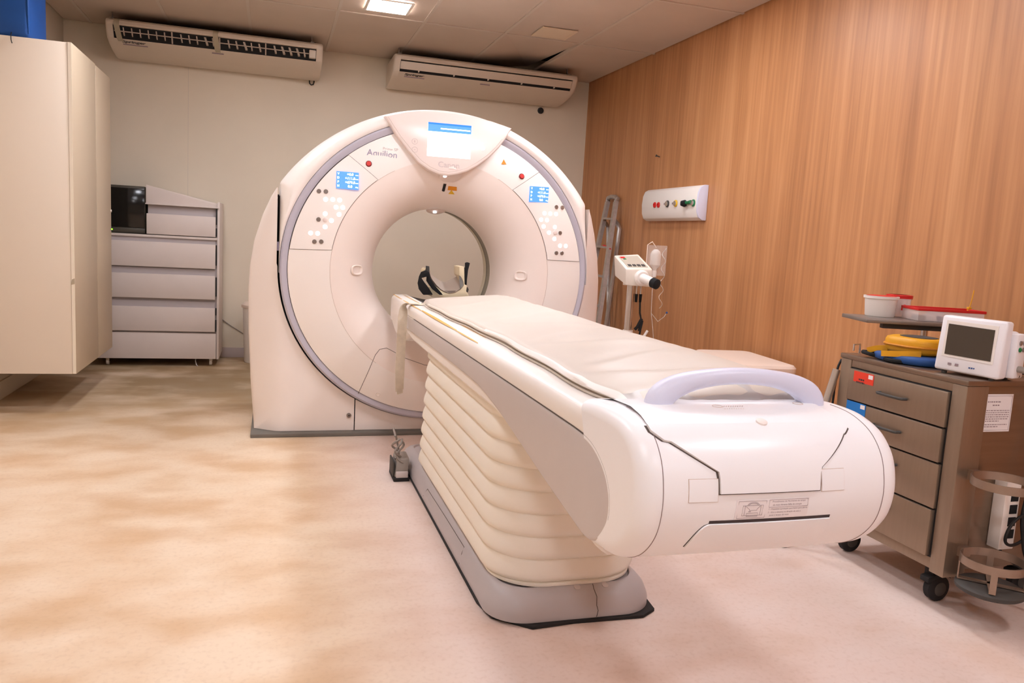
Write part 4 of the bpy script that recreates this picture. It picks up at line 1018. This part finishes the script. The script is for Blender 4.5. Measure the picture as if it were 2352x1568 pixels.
p = onx(1570, 467, 2.885); MB().lathe([(.02, -.02), (.024, 0), (.018, .02), (0, .022)], p, (-1, .2, 0), 16).build('valve_knob', 'velcro_black', gs)
p = onx(1515, 360, 2.988); nl = thing('wall_nail', 'small dark nail sticking out of the wood wall above the gas panel', 'nail', tuple(p))
MB().cyl(p+V((.001, 0, 0)), p+V((-.03, 0, .006)), .004, n=8).build('nail_shank', 'charcoal', nl); MB().cyl(p+V((-.028, 0, .0055)), p+V((-.033, 0, .0065)), .010, n=10).build('nail_head', 'charcoal', nl)

ld = thing('step_ladder', 'paint-spotted folding aluminium step ladder leaning in the corner by the wood wall', 'ladder', (2.72, 6.5, 0))
def lad(px, py, xt, xb):
    X = xt
    for _ in range(12):
        p = onx(px, py, X); X = lerp(xb, xt, clamp(p.z/1.63, 0, 1.2))
    return onx(px, py, X)
def to_floor(a, b): d = b-a; return b + d*((.015-b.z)/d.z)
F1 = lambda a, b: lad(1360+a/4.48, 430+b/4.48, 2.945, 2.60)
F2 = lambda a, b: lad(1360+a/4.48, 430+b/4.48, 2.965, 2.86)
L1, L2, L3 = F1(160, 150), F1(90, 470), None; L3 = to_floor(L1, L2)
R1, R2, R3_ = F1(245, 150), F1(200, 450), F1(150, 800); R3 = to_floor(R1, R3_)
def rail(P, name='rail'): MB().tube(P, .02, 4, flat=(.024, .034), up=(1, 0, 0)).build(name, 'aluminium', ld)
rail([L1, L3]); rail([R1, R3])
MB().tube([L1, F1(168, 112), F1(200, 98), F1(240, 100), F1(262, 118), R1], .022, 8).build('top_hoop', 'aluminium', ld)
S1, S2, S3, S4 = F2(238, 345), F2(282, 430), F2(255, 640), F2(150, 1380)
MB().tube([S1, F2(262, 380), S2, S3, S4, to_floor(S3, S4)], .020, 8).build('rear_leg', 'aluminium', ld)
T1, T2 = F2(140, 365), F2(165, 420); MB().tube([T1+V((0, .03, .0)), T1, T2, to_floor(T1+V((0, 0, .2)), T2)+V((0, .1, 0))], .018, 8).build('rear_leg', 'aluminium', ld)
for k in range(6):
    t_ = (k+.6)/6.2; a, b = lerp(L1, L3, t_), lerp(R1, R3, t_)
    MB().tube([a, b], .02, 4, flat=(.012, .035), up=(0, 0, 1)).build('tread', 'aluminium', ld)
MB().tube([F1(120, 600), F1(185, 640)], .012, 6).build('spreader_bar', 'red_plastic', ld)

# ================================================================== CONTRAST INJECTOR ON A POLE
IY = 4.34
ij = thing('contrast_injector', 'cream contrast injector head on a steel pole beside the scanner', 'injector', (2.13, IY, 0))
c0 = ony(1447, 690, IY)
MB().cyl((c0.x, IY, .06), (c0.x, IY, .985), .024, n=20).build('pole', 'steel_light', ij)
MB().lathe([(.05, .985), (.05, 1.0), (.03, 1.02), (.03, 1.03)], (c0.x, IY, 0), n=20).build('pole_collar', 'injector_beige', ij)
bs = MB(); [bs.box((-.23, -.022, .055), (.23, .022, .085), Matrix.Translation((c0.x, IY, 0)) @ Matrix.Rotation(a, 4, 'Z')) for a in (PI/4, -PI/4)]; bs.build('base_cross', 'charcoal', ij, .004)
for a in (PI/4, 3*PI/4, 5*PI/4, 7*PI/4):
    x, y = c0.x+.215*math.cos(a), IY+.215*math.sin(a); MB().cyl((x-.012, y, .028), (x+.012, y, .028), .0275, n=18).build('caster', 'rubber_black', ij)
# head: slanted box
fa, fb, fc, fd = [ony(*q_, IY-.14) for q_ in ((1437, 617), (1499, 618), (1497, 660), (1437, 655))]
ba, bb_, = ony(1410, 586, IY+.10), ony(1466, 583, IY+.10)
bd = ony(1412, 634, IY+.10); bc = bd + (bb_-ba)
mb = MB(); mb.add([fa, fb, fc, fd, ba, bb_, bc, bd], [(0, 1, 2, 3), (4, 7, 6, 5), (0, 4, 5, 1), (1, 5, 6, 2), (2, 6, 7, 3), (3, 7, 4, 0)]); mb.build('head_case', 'injector_beige', ij, .008, 2)
tn = ((fb-fa).cross(ba-fa)).normalized(); tn = tn if tn.z > 0 else -tn
def hp(u, v, l=.001): return lerp(lerp(fa, fb, u), lerp(ba, bb_, u), v) + tn*l
MB().prism([hp(.12, .10), hp(.88, .10), hp(.88, .85), hp(.12, .85)], tn*.002).build('key_panel', 'injector_panel', ij)
for i in range(4): MB().prism([hp(.18+.17*i, .14, .003), hp(.30+.17*i, .14, .003), hp(.30+.17*i, .26, .003), hp(.18+.17*i, .26, .003)], tn*.003).build('key', 'charcoal', ij)
MB().prism([hp(.15, .72, .003), hp(.32, .72, .003), hp(.32, .82, .003), hp(.15, .82, .003)], tn*.002).build('key', 'red_plastic', ij)
MB().prism([hp(.22, .62, .003), hp(.32, .62, .003), hp(.32, .69, .003), hp(.22, .69, .003)], tn*.002).build('key', 'green_plastic', ij)
fc_ = lerp(lerp(fa, fc, .5), lerp(fb, fd, .5), .5) + V((.015, 0, 0)); fn = V((.35, -1, -.25)).normalized()
MB().lathe([(.0, 0), (.046, 0), (.046, .012), (.036, .022), (.0, .022)], fc_, V((0, -1, 0)), 24).build('syringe_collar', 'plastic_white', ij)
MB().lathe([(.027, .0), (.027, .085), (.022, .09), (0, .09)], fc_+V((.0, -.01, 0)), fn, 20).build('plunger_body', 'plastic_white', ij)
MB().lathe([(.026, .085), (.030, .09), (.030, .125), (.016, .135), (0, .135)], fc_+V((.0, -.01, 0)), fn, 20).build('plunger_tip', 'velcro_black', ij)
for dx in (.03, .058):
    a = V((c0.x+dx, IY-.02, .985)); MB().cyl(a, a-V((0, 0, .055)), .007, n=10).build('socket', 'steel_light', ij); MB().cyl(a-V((0, 0, .05)), a-V((0, 0, .10)), .010, .008, 10).build('plug', 'velcro_black', ij)
MB().tube([V((c0.x+.058, IY-.02, .89)), V((c0.x+.06, IY-.025, .82)), V((c0.x+.075, IY-.03, .76)), V((c0.x+.07, IY-.02, .68)), V((c0.x+.08, IY, .55)), V((c0.x+.10, IY+.05, .3)), V((c0.x+.14, IY+.1, .02))], .006, 8).build('cable', 'cable_black', ij)
MB().tube([V((c0.x+.072, IY-.03, .785)), V((c0.x+.045, IY-.035, .735)), V((c0.x+.03, IY-.035, .72))], .010, 8).build('cable_clip', 'velcro_black', ij)
MB().tube([V((c0.x+.075, IY-.03, .775)), V((c0.x+.066, IY-.035, .735)), V((c0.x+.06, IY-.035, .71))], .010, 8).build('cable_clip', 'velcro_black', ij)
MB().lathe([(.026, .69), (.031, .69), (.031, .712), (.026, .712)], (c0.x, IY, 0), n=18).build('pole_band', 'plastic_white', ij)
# drip bottle with infusion line hanging on the injector's own rod
iv = thing('infusion_bottle', 'clear infusion bottle with drip line hung beside the injector head', 'bottle', tuple(ony(1503, 600, IY+.05)))
bc_ = ony(1503, 625, IY+.05)
MB().lathe([(.0, .0), (.012, .0), (.014, .02), (.034, .045), (.034, .11), (.026, .128), (.012, .14), (0, .141)], bc_, n=20).build('bottle', 'fluid_clear', iv)
MB().lathe([(.013, -.03), (.015, 0), (.013, .012)], bc_, n=14).build('bottle_cap', 'plastic_white', iv)
MB().box((bc_.x-.06, IY+.05, bc_.z-.02), (bc_.x+.075, IY+.052, bc_.z+.165)).build('plastic_sleeve', 'clear_film', iv)
MB().tube([(bc_.x-.060, IY+.05, .98), (bc_.x-.060, IY+.05, bc_.z+.165), (bc_.x-.03, IY+.05, bc_.z+.185), (bc_.x+.0, IY+.05, bc_.z+.15)], .0026, 8).build('hanging_rod', 'lid_cream', iv)
coil = [(bc_.x+.055+.012*math.cos(a), IY+.045+.012*math.sin(a), bc_.z+.15-.014*a) for a in [i*.45 for i in range(60)]]
MB().tube(coil, .0018, 5).build('coiled_line', 'fluid_clear', iv)
MB().tube([bc_+V((0, 0, -.03)), bc_+V((-.02, -.03, -.12)), bc_+V((-.02, -.04, -.25)), bc_+V((.0, -.04, -.35)), bc_+V((.02, -.03, -.45)), bc_+V((.03, -.02, -.6)), bc_+V((.02, 0, -.72))], .002, 6).build('drip_line', 'fluid_clear', iv)
MB().tube([bc_+V((-.02, -.04, -.25)), bc_+V((.03, -.04, -.30)), bc_+V((.07, -.04, -.27)), bc_+V((.085, -.04, -.245))], .0018, 6).build('side_line', 'fluid_clear', iv)
p = bc_+V((.086, -.04, -.243)); MB().lathe([(.006, -.006), (.007, 0), (0, .007)], p, n=10).build('line_cap', 'case_blue', iv)
MB().tube([bc_+V((-.03, -.03, -.36)), bc_+V((-.055, -.03, -.40)), bc_+V((-.06, -.03, -.44))], .008, 8).build('roller_clamp', 'plastic_white', iv)

# ================================================================== WHITE LIDDED HAMPER
hm = thing('lidded_hamper', 'white plastic hamper with flat cream lid against the wood wall', 'hamper', (2.70, 4.06, 0))
def Q(x, y): return V((2.72 + (x)*math.cos(-.10)-(y)*math.sin(-.10), 4.07 + x*math.sin(-.10)+y*math.cos(-.10), 0))
def rr(hx_, hy_, r, z): return [Q(p.x, p.y)+V((0, 0, z)) for p in rrect(-hx_, hx_, -hy_, hy_, r, 8)]
mb = MB(); mb.loft([rr(.13, .24, .05, .002), rr(.15, .27, .05, .03), rr(.18, .30, .06, .545)], True, True, True); mb.build('hamper_body', 'plastic_white', hm, ang=40)
mb = MB(); mb.loft([rr(.188, .312, .06, .54), rr(.192, .318, .062, .552), rr(.192, .318, .062, .578), rr(.182, .306, .058, .592), rr(.12, .24, .05, .599)], True, True, True); mb.build('hamper_lid', 'lid_cream', hm, ang=40)

# ================================================================== STAINLESS CART
ct = thing('stainless_cart', 'stainless steel four-drawer equipment cart on black casters', 'cart', (2.53, 2.37, 0))
X0, X1, Y0, Y1, ZB, ZT_ = 2.262, 2.80, 2.056, 2.682, .128, .812
box('carcass', (X0+.02, Y0+.012, ZB+.02), (X1, Y1-.012, ZT_), 'steel', ct, .003)
for (a, b) in ((Y0, Y0+.062), (Y1-.060, Y1)): box('front_post', (X0, a, ZB), (X0+.095, b, ZT_), 'steel_front', ct, .003)
for (a, b) in ((Y0, Y0+.062), (Y1-.060, Y1)): box('rear_post', (X1-.06, a, ZB), (X1, b, ZT_), 'steel_front', ct, .003)
box('bottom_rail', (X0+.003, Y0+.062, ZB+.01), (X0+.03, Y1-.06, ZB+.05), 'steel_front', ct, .002)
box('top_rail', (X0+.003, Y0+.062, .783), (X0+.03, Y1-.06, ZT_), 'steel_front', ct, .002)
tp_ = box('top_plate', (X0-.004, Y0-.004, ZT_+.0005), (X1+.004, Y1+.004, .832), 'steel', ct, .004)
MB().tube([(X0+.03, Y1-.03, .845), (X0+.03, Y1-.03, .87), (X0+.06, Y1-.03, .872), (X0+.06, Y1-.03, .835)], .004, 6).build('hook', 'steel_light', tp_)
zs4 = ((.652, .778), (.524, .646), (.357, .518), (.182, .351))
for k, (za, zb_) in enumerate(zs4):
    xo = X0-.006 - (.004, .006, .004, .008)[k]
    box('drawer_shadow', (X0+.004, Y0+.0625, za-.004), (X0+.021, Y1-.0605, zb_+.004), 'rubber_black', ct)
    d = box('drawer', (xo, Y0+.068+.004*(k % 2), za), (X0+.018, Y1-.064, zb_), 'steel_front', ct, .003)
    ph = onx(*((2083, 917), (2068, 993), (2060, 1068), (2043, 1168))[k], xo)
    yh = ph.y + .068; zh = ph.z
    MB().tube([(xo+.002, yh-.066, zh), (xo-.018, yh-.064, zh), (xo-.024, yh-.055, zh), (xo-.026, yh, zh), (xo-.024, yh+.055, zh), (xo-.018, yh+.064, zh), (xo+.002, yh+.066, zh)], .0055, 8).build('handle', 'charcoal', d)
    if k < 2:
        c_ = (((1963, 850), (2008, 862), (2006, 886), (1961, 875)), ((1946, 918), (1989, 930), (1986, 957), (1943, 946)))[k]
        q_ = [onx(*p_, xo-.0004) for p_ in c_]; ya, yb2 = q_[0].y, q_[1].y; zt_, zl_ = (q_[0].z+q_[1].z)/2, (q_[2].z+q_[3].z)/2
        s_ = box('drawer_sticker', (xo-.0014, yb2, zl_), (xo+.0002, ya, zt_), ('sticker_red', 'sticker_blue')[k], d)
        MB().box((xo-.0020, yb2+.004, zt_-.020), (xo-.0013, yb2+.028, zt_-.004)).build('sticker_tab', 'label_white', s_)
        if k == 0:
            mb = MB()
            for j, (w_, o_) in enumerate(((.05, .03), (.075, .018))): lines_text(mb, frame((xo-.0018, ya-o_, zt_-.034-.012*j), (0, -1, 0), (0, 0, 1)), 0, w_, 0, 1, .007, .01)
            mb.build('sticker_lettering', 'print_dark', s_)
for x, y in ((X0+.075, Y0+.09), (X0+.075, Y1-.08), (X1-.07, Y0+.09), (X1-.07, Y1-.08)):
    w = thing_c = MB().box((x-.032, y-.012, .085), (x+.032, y+.032, ZB+.001)).build('caster_plate', 'rubber_black', ct, .006)
    MB().lathe([(.0, -.018), (.040, -.018), (.048, -.012), (.048, .012), (.040, .018), (.0, .018)], (x, y, .0485), (0, 1, 0), 24).build('caster_wheel', 'rubber_black', w)
    MB().lathe([(.026, -.020), (.022, -.022), (.0, -.021)], (x, y, .0485), (0, 1, 0), 18).build('wheel_cap', 'charcoal', w)
    MB().prism([(x-.06, y-.02, .075), (x-.06, y-.02, .095), (x+.03, y-.02, .115), (x+.045, y-.02, .085), (x+.02, y-.02, .098)], (0, .04, 0)).build('brake_lever', 'rubber_black', w, .003)
# bordered side with printed sheet
pa, pb = ony(2270, 906, Y0-.001), ony(2320, 991, Y0-.001)
sh = thing('printed_sheet', 'white printed notice taped to the side of the steel cart', 'paper', (pa.x, Y0-.002, pb.z))
SX0, SX1, SZ0, SZ1 = 2.358, 2.482, .650, .783
box('sheet', (SX0, Y0+.0102, SZ0), (SX1, Y0+.0118, SZ1), 'paper', sh)
mb = MB(); Mx = frame((SX0, Y0+.0098, SZ0), (1, 0, 0), (0, 0, 1))
lines_text(mb, Mx, .012, .112, .104, 1, .004, .01); lines_text(mb, Mx, .035, .085, .092, 1, .004, .01); lines_text(mb, Mx, .01, .113, .074, 6, .0028, .0075); lines_text(mb, Mx, .01, .11, .024, 2, .0028, .0075)
mb.build('sheet_lettering', 'print_grey', sh)
mb = MB(); mb.tube([(SX0+.005, Y0+.0098, SZ0+.006), (SX1-.005, Y0+.0098, SZ0+.006), (SX1-.005, Y0+.0098, SZ1-.006), (SX0+.005, Y0+.0098, SZ1-.006)], .0005, 4, True); mb.build('sheet_border', 'print_grey', sh)
# cylinder holder rings on the side
gh = thing('cylinder_holder', 'steel ring holder for a gas cylinder fixed to the cart side', 'cylinder holder', (2.46, 1.965, 0))
RX, RY = 2.350, 1.945
def hoop(name, z, r, h, material, n=36, th=.004):
    mb = MB(); mb.loft([[V((RX+q*math.cos(2*PI*i/n), RY+q*math.sin(2*PI*i/n), zz)) for i in range(n)] for q, zz in ((r, z), (r, z+h), (r-th, z+h), (r-th, z), (r, z))]); return mb.build(name, material, gh)
hoop('upper_ring', .490, .100, .028, 'steel_ring'); lo = hoop('lower_ring', .215, .100, .028, 'steel_ring')
MB().box((RX-.04, RY+.09, .485), (RX+.0, Y0-.0005, .52)).build('ring_bracket', 'steel_ring', gh); MB().box((RX-.04, RY+.09, .21), (RX+.0, Y0-.0005, .245)).build('ring_bracket', 'steel_ring', gh)
for a in (PI*.25, PI*.75, PI*1.25, PI*1.75):
    x, y = RX+.098*math.cos(a), RY+.098*math.sin(a); MB().box((-.010, -.002, .152), (.010, .002, .225), Matrix.Translation((x, y, 0)) @ Matrix.Rotation(a+PI/2, 4, 'Z')).build('ring_leg', 'steel_ring', gh)
for a in (PI*.25, PI*.75): MB().box((-.098, -.010, .150), (.098, .010, .155), Matrix.Translation((RX, RY, 0)) @ Matrix.Rotation(a, 4, 'Z')).build('cross_bar', 'steel_ring', gh)
MB().lathe([(0, .125), (.098, .125), (.106, .131), (.106, .141), (.098, .147), (0, .147)], (RX, RY, 0), n=32).build('base_disc', 'charcoal', gh)
ps = thing('power_strip', 'white vertical power strip with black sockets fixed behind the steel rings', 'power strip', (2.475, 2.035, .24))
box('housing', (2.452, 2.018, .235), (2.520, Y0+.011, .480), 'plastic_white', ps, .003)
for k in range(5): box('socket', (2.5195, 2.024, .262+.042*k), (2.5215, 2.050, .296+.042*k), 'velcro_black', ps)
for k in range(4): box('socket', (2.478, 2.0165, .275+.045*k), (2.512, 2.0185, .308+.045*k), 'velcro_black', ps, .001)
MB().lathe([(.008, 0), (.008, .006), (0, .009)], (2.488, 2.04, .480), n=10).build('mount_screw', 'charcoal', ps)
cb = thing('black_cables', 'black power cables looped in front of the power strip', 'cable', (2.52, 1.99, .13))
def arc3(pts, r, name, m_, parent):
    P = []
    for i in range(len(pts)-1):
        p0, p1, p2, p3 = [V(pts[max(0, min(len(pts)-1, k))]) for k in (i-1, i, i+1, i+2)]
        for k in range(6):
            t = k/6; P.append(.5*((2*p1) + (p2-p0)*t + (2*p0-5*p1+4*p2-p3)*t*t + (3*p1-p0-3*p2+p3)*t**3))
    P.append(V(pts[-1])); return MB().tube(P, r, 8).build(name, m_, parent)
arc3([(2.56, 2.0, .37), (2.50, 1.995, .36), (2.455, 1.99, .325), (2.445, 1.99, .28), (2.475, 1.99, .262), (2.53, 1.995, .275), (2.60, 2.0, .33)], .0055, 'looped_cable', 'cable_black', cb)
arc3([(2.53, 2.0, .44), (2.522, 2.0, .36), (2.525, 1.99, .29), (2.54, 1.98, .22), (2.58, 1.95, .14), (2.64, 1.93, .03), (2.72, 1.93, .007)], .008, 'hanging_cable', 'cable_black', cb)
arc3([(2.475, 2.03, .2295), (2.50, 2.02, .20), (2.56, 2.0, .165), (2.62, 1.98, .14)], .0045, 'thin_cable', 'cable_black', cb)
# monitor on the cart
mp = thing('patient_monitor', 'white vital signs monitor with dark screen standing on the steel cart', 'monitor', (2.36, 2.13, .832))
uM = (V((2.352, 2.028, 0))-V((2.292, 2.238, 0))).normalized(); nM = V((uM.y, -uM.x, 0)); nM = nM if nM.x < 0 else -nM
MM = Matrix(((uM.x, -nM.x, 0, 2.293), (uM.y, -nM.y, 0, 2.240), (0, 0, 1, .832), (0, 0, 0, 1)))     # x along the face, y into the case, z up
WM = .222
mb = MB(); mb.add([MM @ V(p_) for p_ in ((.0, 0, .012), (WM, 0, .008), (WM, .055, .008), (0, .055, .012), (.002, .016, .207), (WM+.002, .016, .205), (WM+.002, .062, .205), (.002, .062, .207))], [(0, 3, 2, 1), (4, 5, 6, 7), (0, 1, 5, 4), (1, 2, 6, 5), (2, 3, 7, 6), (3, 0, 4, 7)]); mb.build('front_case', 'monitor_white', mp, .009, 3)
def mf(x, z, l=0.0): return MM @ V((x, .016*clamp((z-.01)/.196)-.0005-l, z))
MB().prism([mf(.022, .062), mf(.198, .056), mf(.198, .188), mf(.022, .190)], MM.to_3x3() @ V((0, -.0015, 0))).build('bezel', 'plastic_white', mp)
MB().prism([mf(.032, .070, .002), mf(.190, .066, .002), mf(.188, .174, .002), mf(.030, .178, .002)], MM.to_3x3() @ V((0, -.001, 0))).build('screen', 'monitor_screen', mp)
mb = MB(); mb.box((.012, .05, .02), (WM-.006, .13, .17), MM); mb.build('rear_case', 'monitor_white', mp, .012, 3)
box('port_block', (WM-.012, .060, .012), (WM+.020, .125, .165), 'monitor_white', mp, .006, 2, MM)
for k, (a, b) in enumerate(((.078, .135), (.102, .135), (.078, .112), (.102, .112))):
    p = MM @ V((WM+.020, a, b)); MB().lathe([(.008, -.001), (.008, .004), (.004, .006), (0, .006)], p, uM, 14).build('port', 'steel_button' if k != 2 else 'green_plastic', mp)
mb = MB(); lines_text(mb, frame(mf(.122, .031, .002), uM, (0, 0, 1)), 0, .034, 0, 1, .005, .01); mb.build('faint_print', 'case_blue', mp)
for x in (.055, .080): MB().prism([mf(x-.006, .033, .0015), mf(x+.006, .033, .0015), mf(x+.006, .041, .0015), mf(x-.006, .041, .0015)], MM.to_3x3() @ V((0, -.0008, 0))).build('key', 'print_grey', mp)
for x, y in ((.03, .02), (WM-.03, .02), (.03, .11), (WM-.03, .11)):
    p = MM @ V((x, y, 0)); MB().cyl(p, p+V((0, 0, .022)), .009, n=12).build('foot', 'charcoal', mp)
p = MM @ V((WM+.018, .085, .045)); MB().lathe([(.0, -.004), (.010, -.004), (.012, .01), (.010, .05), (.006, .065), (0, .066)], p, uM+V((.2, 0, -.05)), 14).build('cable_plug', 'cable_grey', mp)
arc3([p+uM*.06, p+V((.06, -.09, -.005)), p+V((.13, -.10, .0)), (2.62, 1.96, .80), (2.63, 1.99, .70), (2.615, 2.0, .60), (2.60, 2.0, .53), (2.63, 1.99, .45)], .005, 'sensor_cable', 'cable_white', mp)
arc3([MM @ V((.24, .10, .02)), (2.48, 2.10, .845), (2.53, 2.14, .86), (2.58, 2.20, .85), (2.62, 2.14, .842)], .006, 'power_cable', 'cable_black', mp)
# soft cases
bcx, bcy = 2.405, 2.440
def pad(name, cx, cy, a, b, z0_, z1_, material, parent, rot=0.0, ex=.85):
    n = 40; rings = []
    for k, z in ((.55, z0_), (.93, z0_+(z1_-z0_)*.03), (1, z0_+(z1_-z0_)*.22), (1, z0_+(z1_-z0_)*.75), (.95, z1_-(z1_-z0_)*.08), (.82, z1_), (.4, z1_)):
        R = []
        for i in range(n):
            t = 2*PI*i/n; x = a*k*math.copysign(abs(math.cos(t))**ex, math.cos(t)); y = b*k*math.copysign(abs(math.sin(t))**ex, math.sin(t))
            R.append(V((cx + x*math.cos(rot)-y*math.sin(rot), cy + x*math.sin(rot)+y*math.cos(rot), z)))
        rings.append(R)
    mb = MB(); mb.loft(rings, True, True, True); return mb.build(name, material, parent, ang=60)
bl = thing('blue_soft_case', 'flat blue soft case on the cart underneath the yellow case', 'case', (bcx, bcy, .832))
pad('case_body', bcx, bcy, .125, .150, .833, .866, 'case_blue', bl, .2)
arc3([(bcx-.10, bcy+.09, .842), (bcx-.125, bcy+.11, .848), (bcx-.115, bcy+.155, .85), (bcx-.06, bcy+.15, .845)], .008, 'black_grip', 'velcro_black', bl)
arc3([(bcx-.09, bcy-.06, .842), (bcx-.130, bcy-.03, .842), (bcx-.128, bcy+.02, .842)], .008, 'black_grip', 'velcro_black', bl)
yl = thing('yellow_soft_case', 'round yellow zipped soft case lying on the blue case', 'case', (bcx+.02, bcy+.02, .866))
pad('case_body', bcx+.015, bcy+.02, .098, .108, .867, .930, 'case_yellow', yl, .2, .8)
mb = MB(); n = 48; P = []
for i in range(n):
    t = 2*PI*i/n; x, y = .0995*math.copysign(abs(math.cos(t))**.8, math.cos(t)), .1095*math.copysign(abs(math.sin(t))**.8, math.sin(t)); P.append((bcx+.015 + x*math.cos(.2)-y*math.sin(.2), bcy+.02 + x*math.sin(.2)+y*math.cos(.2), .897))
mb.tube(P, .005, 6, True); mb.build('zip', 'case_orange', yl)
pad('top_window', bcx+.02, bcy+.015, .06, .068, .9302, .9325, 'charcoal', yl, .2)
ribbon('strap', [(bcx-.075, bcy+.07, .878), (bcx-.10, bcy+.10, .872), (bcx-.112, bcy+.135, .858)], .022, .004, (0, 0, 1), 'case_yellow', yl)
ribbon('strap', [(bcx-.06, bcy-.085, .876), (bcx-.095, bcy-.06, .873), (bcx-.125, bcy-.02, .868), (bcx-.138, bcy+.03, .862)], .022, .004, (0, 0, 1), 'case_yellow', yl)
# raised shelf on a post behind
sf = thing('raised_shelf', 'small grey shelf on a steel post rising from the back of the cart', 'shelf', (2.66, 2.70, .832))
SM = Matrix.Translation((2.60, 2.70, .962)) @ Matrix.Rotation(-.30, 4, 'Z')
MB().box((-.235, -.125, 0), (.30, .125, .016), SM).build('shelf_board', 'steel_shelf', sf, .003)
MB().box((-.15, -.09, -.022), (.22, -.06, -.0005), SM).build('shelf_runner', 'charcoal', sf, .003)
MB().cyl((2.655, 2.665, .8325), (2.655, 2.665, .960), .014, n=16).build('post', 'steel_light', sf)
MB().lathe([(.03, .8325), (.03, .839), (.018, .842)], (2.655, 2.665, 0), n=18).build('post_flange', 'steel_light', sf)
zS = .9785
def tub(name, label, cx, cy, r, h, material, lid, group=None):
    t = thing(name, label, 'container', (cx, cy, zS))
    MB().lathe([(0, 0), (r*.84, 0), (r*.88, .004), (r*.97, h-.012), (r*1.05, h-.011), (r*1.06, h), (r*.93, h), (r*.8, .01), (0, .01)], (cx, cy, zS), n=30, cap=False).build('tub', material, t)
    return t
t1 = tub('white_tub', 'white round plastic tub with red inner lid on the raised shelf', 2.535, 2.80, .068, .088, 'plastic_white', None)
MB().lathe([(0, .080), (.060, .080), (.062, .0885), (.05, .0905), (0, .0905)], (2.535, 2.80, zS), n=26).build('lid', 'red_plastic', t1)
t2 = tub('clear_tub', 'clear plastic tub with red rim and red mark behind the white tub', 2.655, 2.825, .050, .088, 'clear_plastic', None)
MB().lathe([(.044, .080), (.054, .080), (.055, .094), (.04, .096)], (2.655, 2.825, zS), n=26, cap=False).build('rim_lid', 'red_plastic', t2)
MB().tube([(2.630+.012*math.cos(a)+.012, 2.7765, zS+.03+.022*math.sin(a)) for a in [PI*i/10 for i in range(11)]], .004, 6).build('red_mark', 'red_plastic', t2)
bx_ = thing('clear_organiser_box', 'clear plastic organiser box with red rim on the raised shelf', 'box', (2.68, 2.64, zS))
BMx = Matrix.Translation((2.655, 2.655, zS)) @ Matrix.Rotation(-.30, 4, 'Z')
MB().box((-.075, -.065, .0), (.20, .075, .046), BMx).build('box_body', 'clear_plastic', bx_, .004)
for a in ((-.079, -.069, .204, -.064), (-.079, .074, .204, .079), (-.079, -.064, -.074, .074), (.199, -.064, .204, .074)): MB().box((a[0], a[1], .044), (a[2], a[3], .055), BMx).build('rim', 'red_plastic', bx_, .001)
for k in range(5): MB().box((-.06+.045*k, -.05, .004), (-.035+.045*k, .02, .022+.004*(k % 2)), BMx).build('contents', ('charcoal', 'paper', 'case_blue', 'paper', 'charcoal')[k], bx_)
MB().box((.03, -.064, .001), (.033, .074, .044), BMx).build('divider', 'clear_plastic', bx_)
p = ony(2226, 707, 2.60)
zt_ = thing('cable_tie', 'yellow plastic cable tie sticking up from the organiser box', 'cable tie', tuple(p))
arc3([p+V((-.012, 0, -.02)), p+V((0, 0, 0)), p+V((.008, 0, .03)), p+V((.014, 0, .075))], .0022, 'tie_tail', 'case_yellow', zt_)
MB().box(tuple(p+V((-.008, -.006, -.006))), tuple(p+V((.008, .006, .004)))).build('tie_head', 'case_yellow', zt_, .002)
# steel drip stand leaning behind the cart
dp = thing('drip_stand', 'bare steel stand tube leaning against the corner of the steel cart', 'stand', (2.05, 2.705, 0))
a_, b_ = ony(1922, 848, 2.705), ony(1900, 915, 2.705)
dr = (b_-a_).normalized(); ft = b_ + dr*((.03-b_.z)/dr.z)
MB().cyl(a_, ft, .016, n=14).build('tube', 'steel_light', dp)
MB().lathe([(.03, .0), (.03, .02), (.018, .05), (0, .05)], (ft.x, ft.y, .0), n=16).build('foot', 'rubber_black', dp)
arc3([ony(1933, 825, 2.735), ony(1924, 845, 2.73), ony(1921, 870, 2.725), ony(1916, 895, 2.725), ony(1913, 920, 2.725), V((ony(1913, 920, 2.725).x-.01, 2.73, .3)), V((ony(1913, 920, 2.725).x, 2.74, .05))], .005, 'cord', 'cable_black', dp)

for o in bpy.data.objects:
    if '_w' in o: del o['_w']
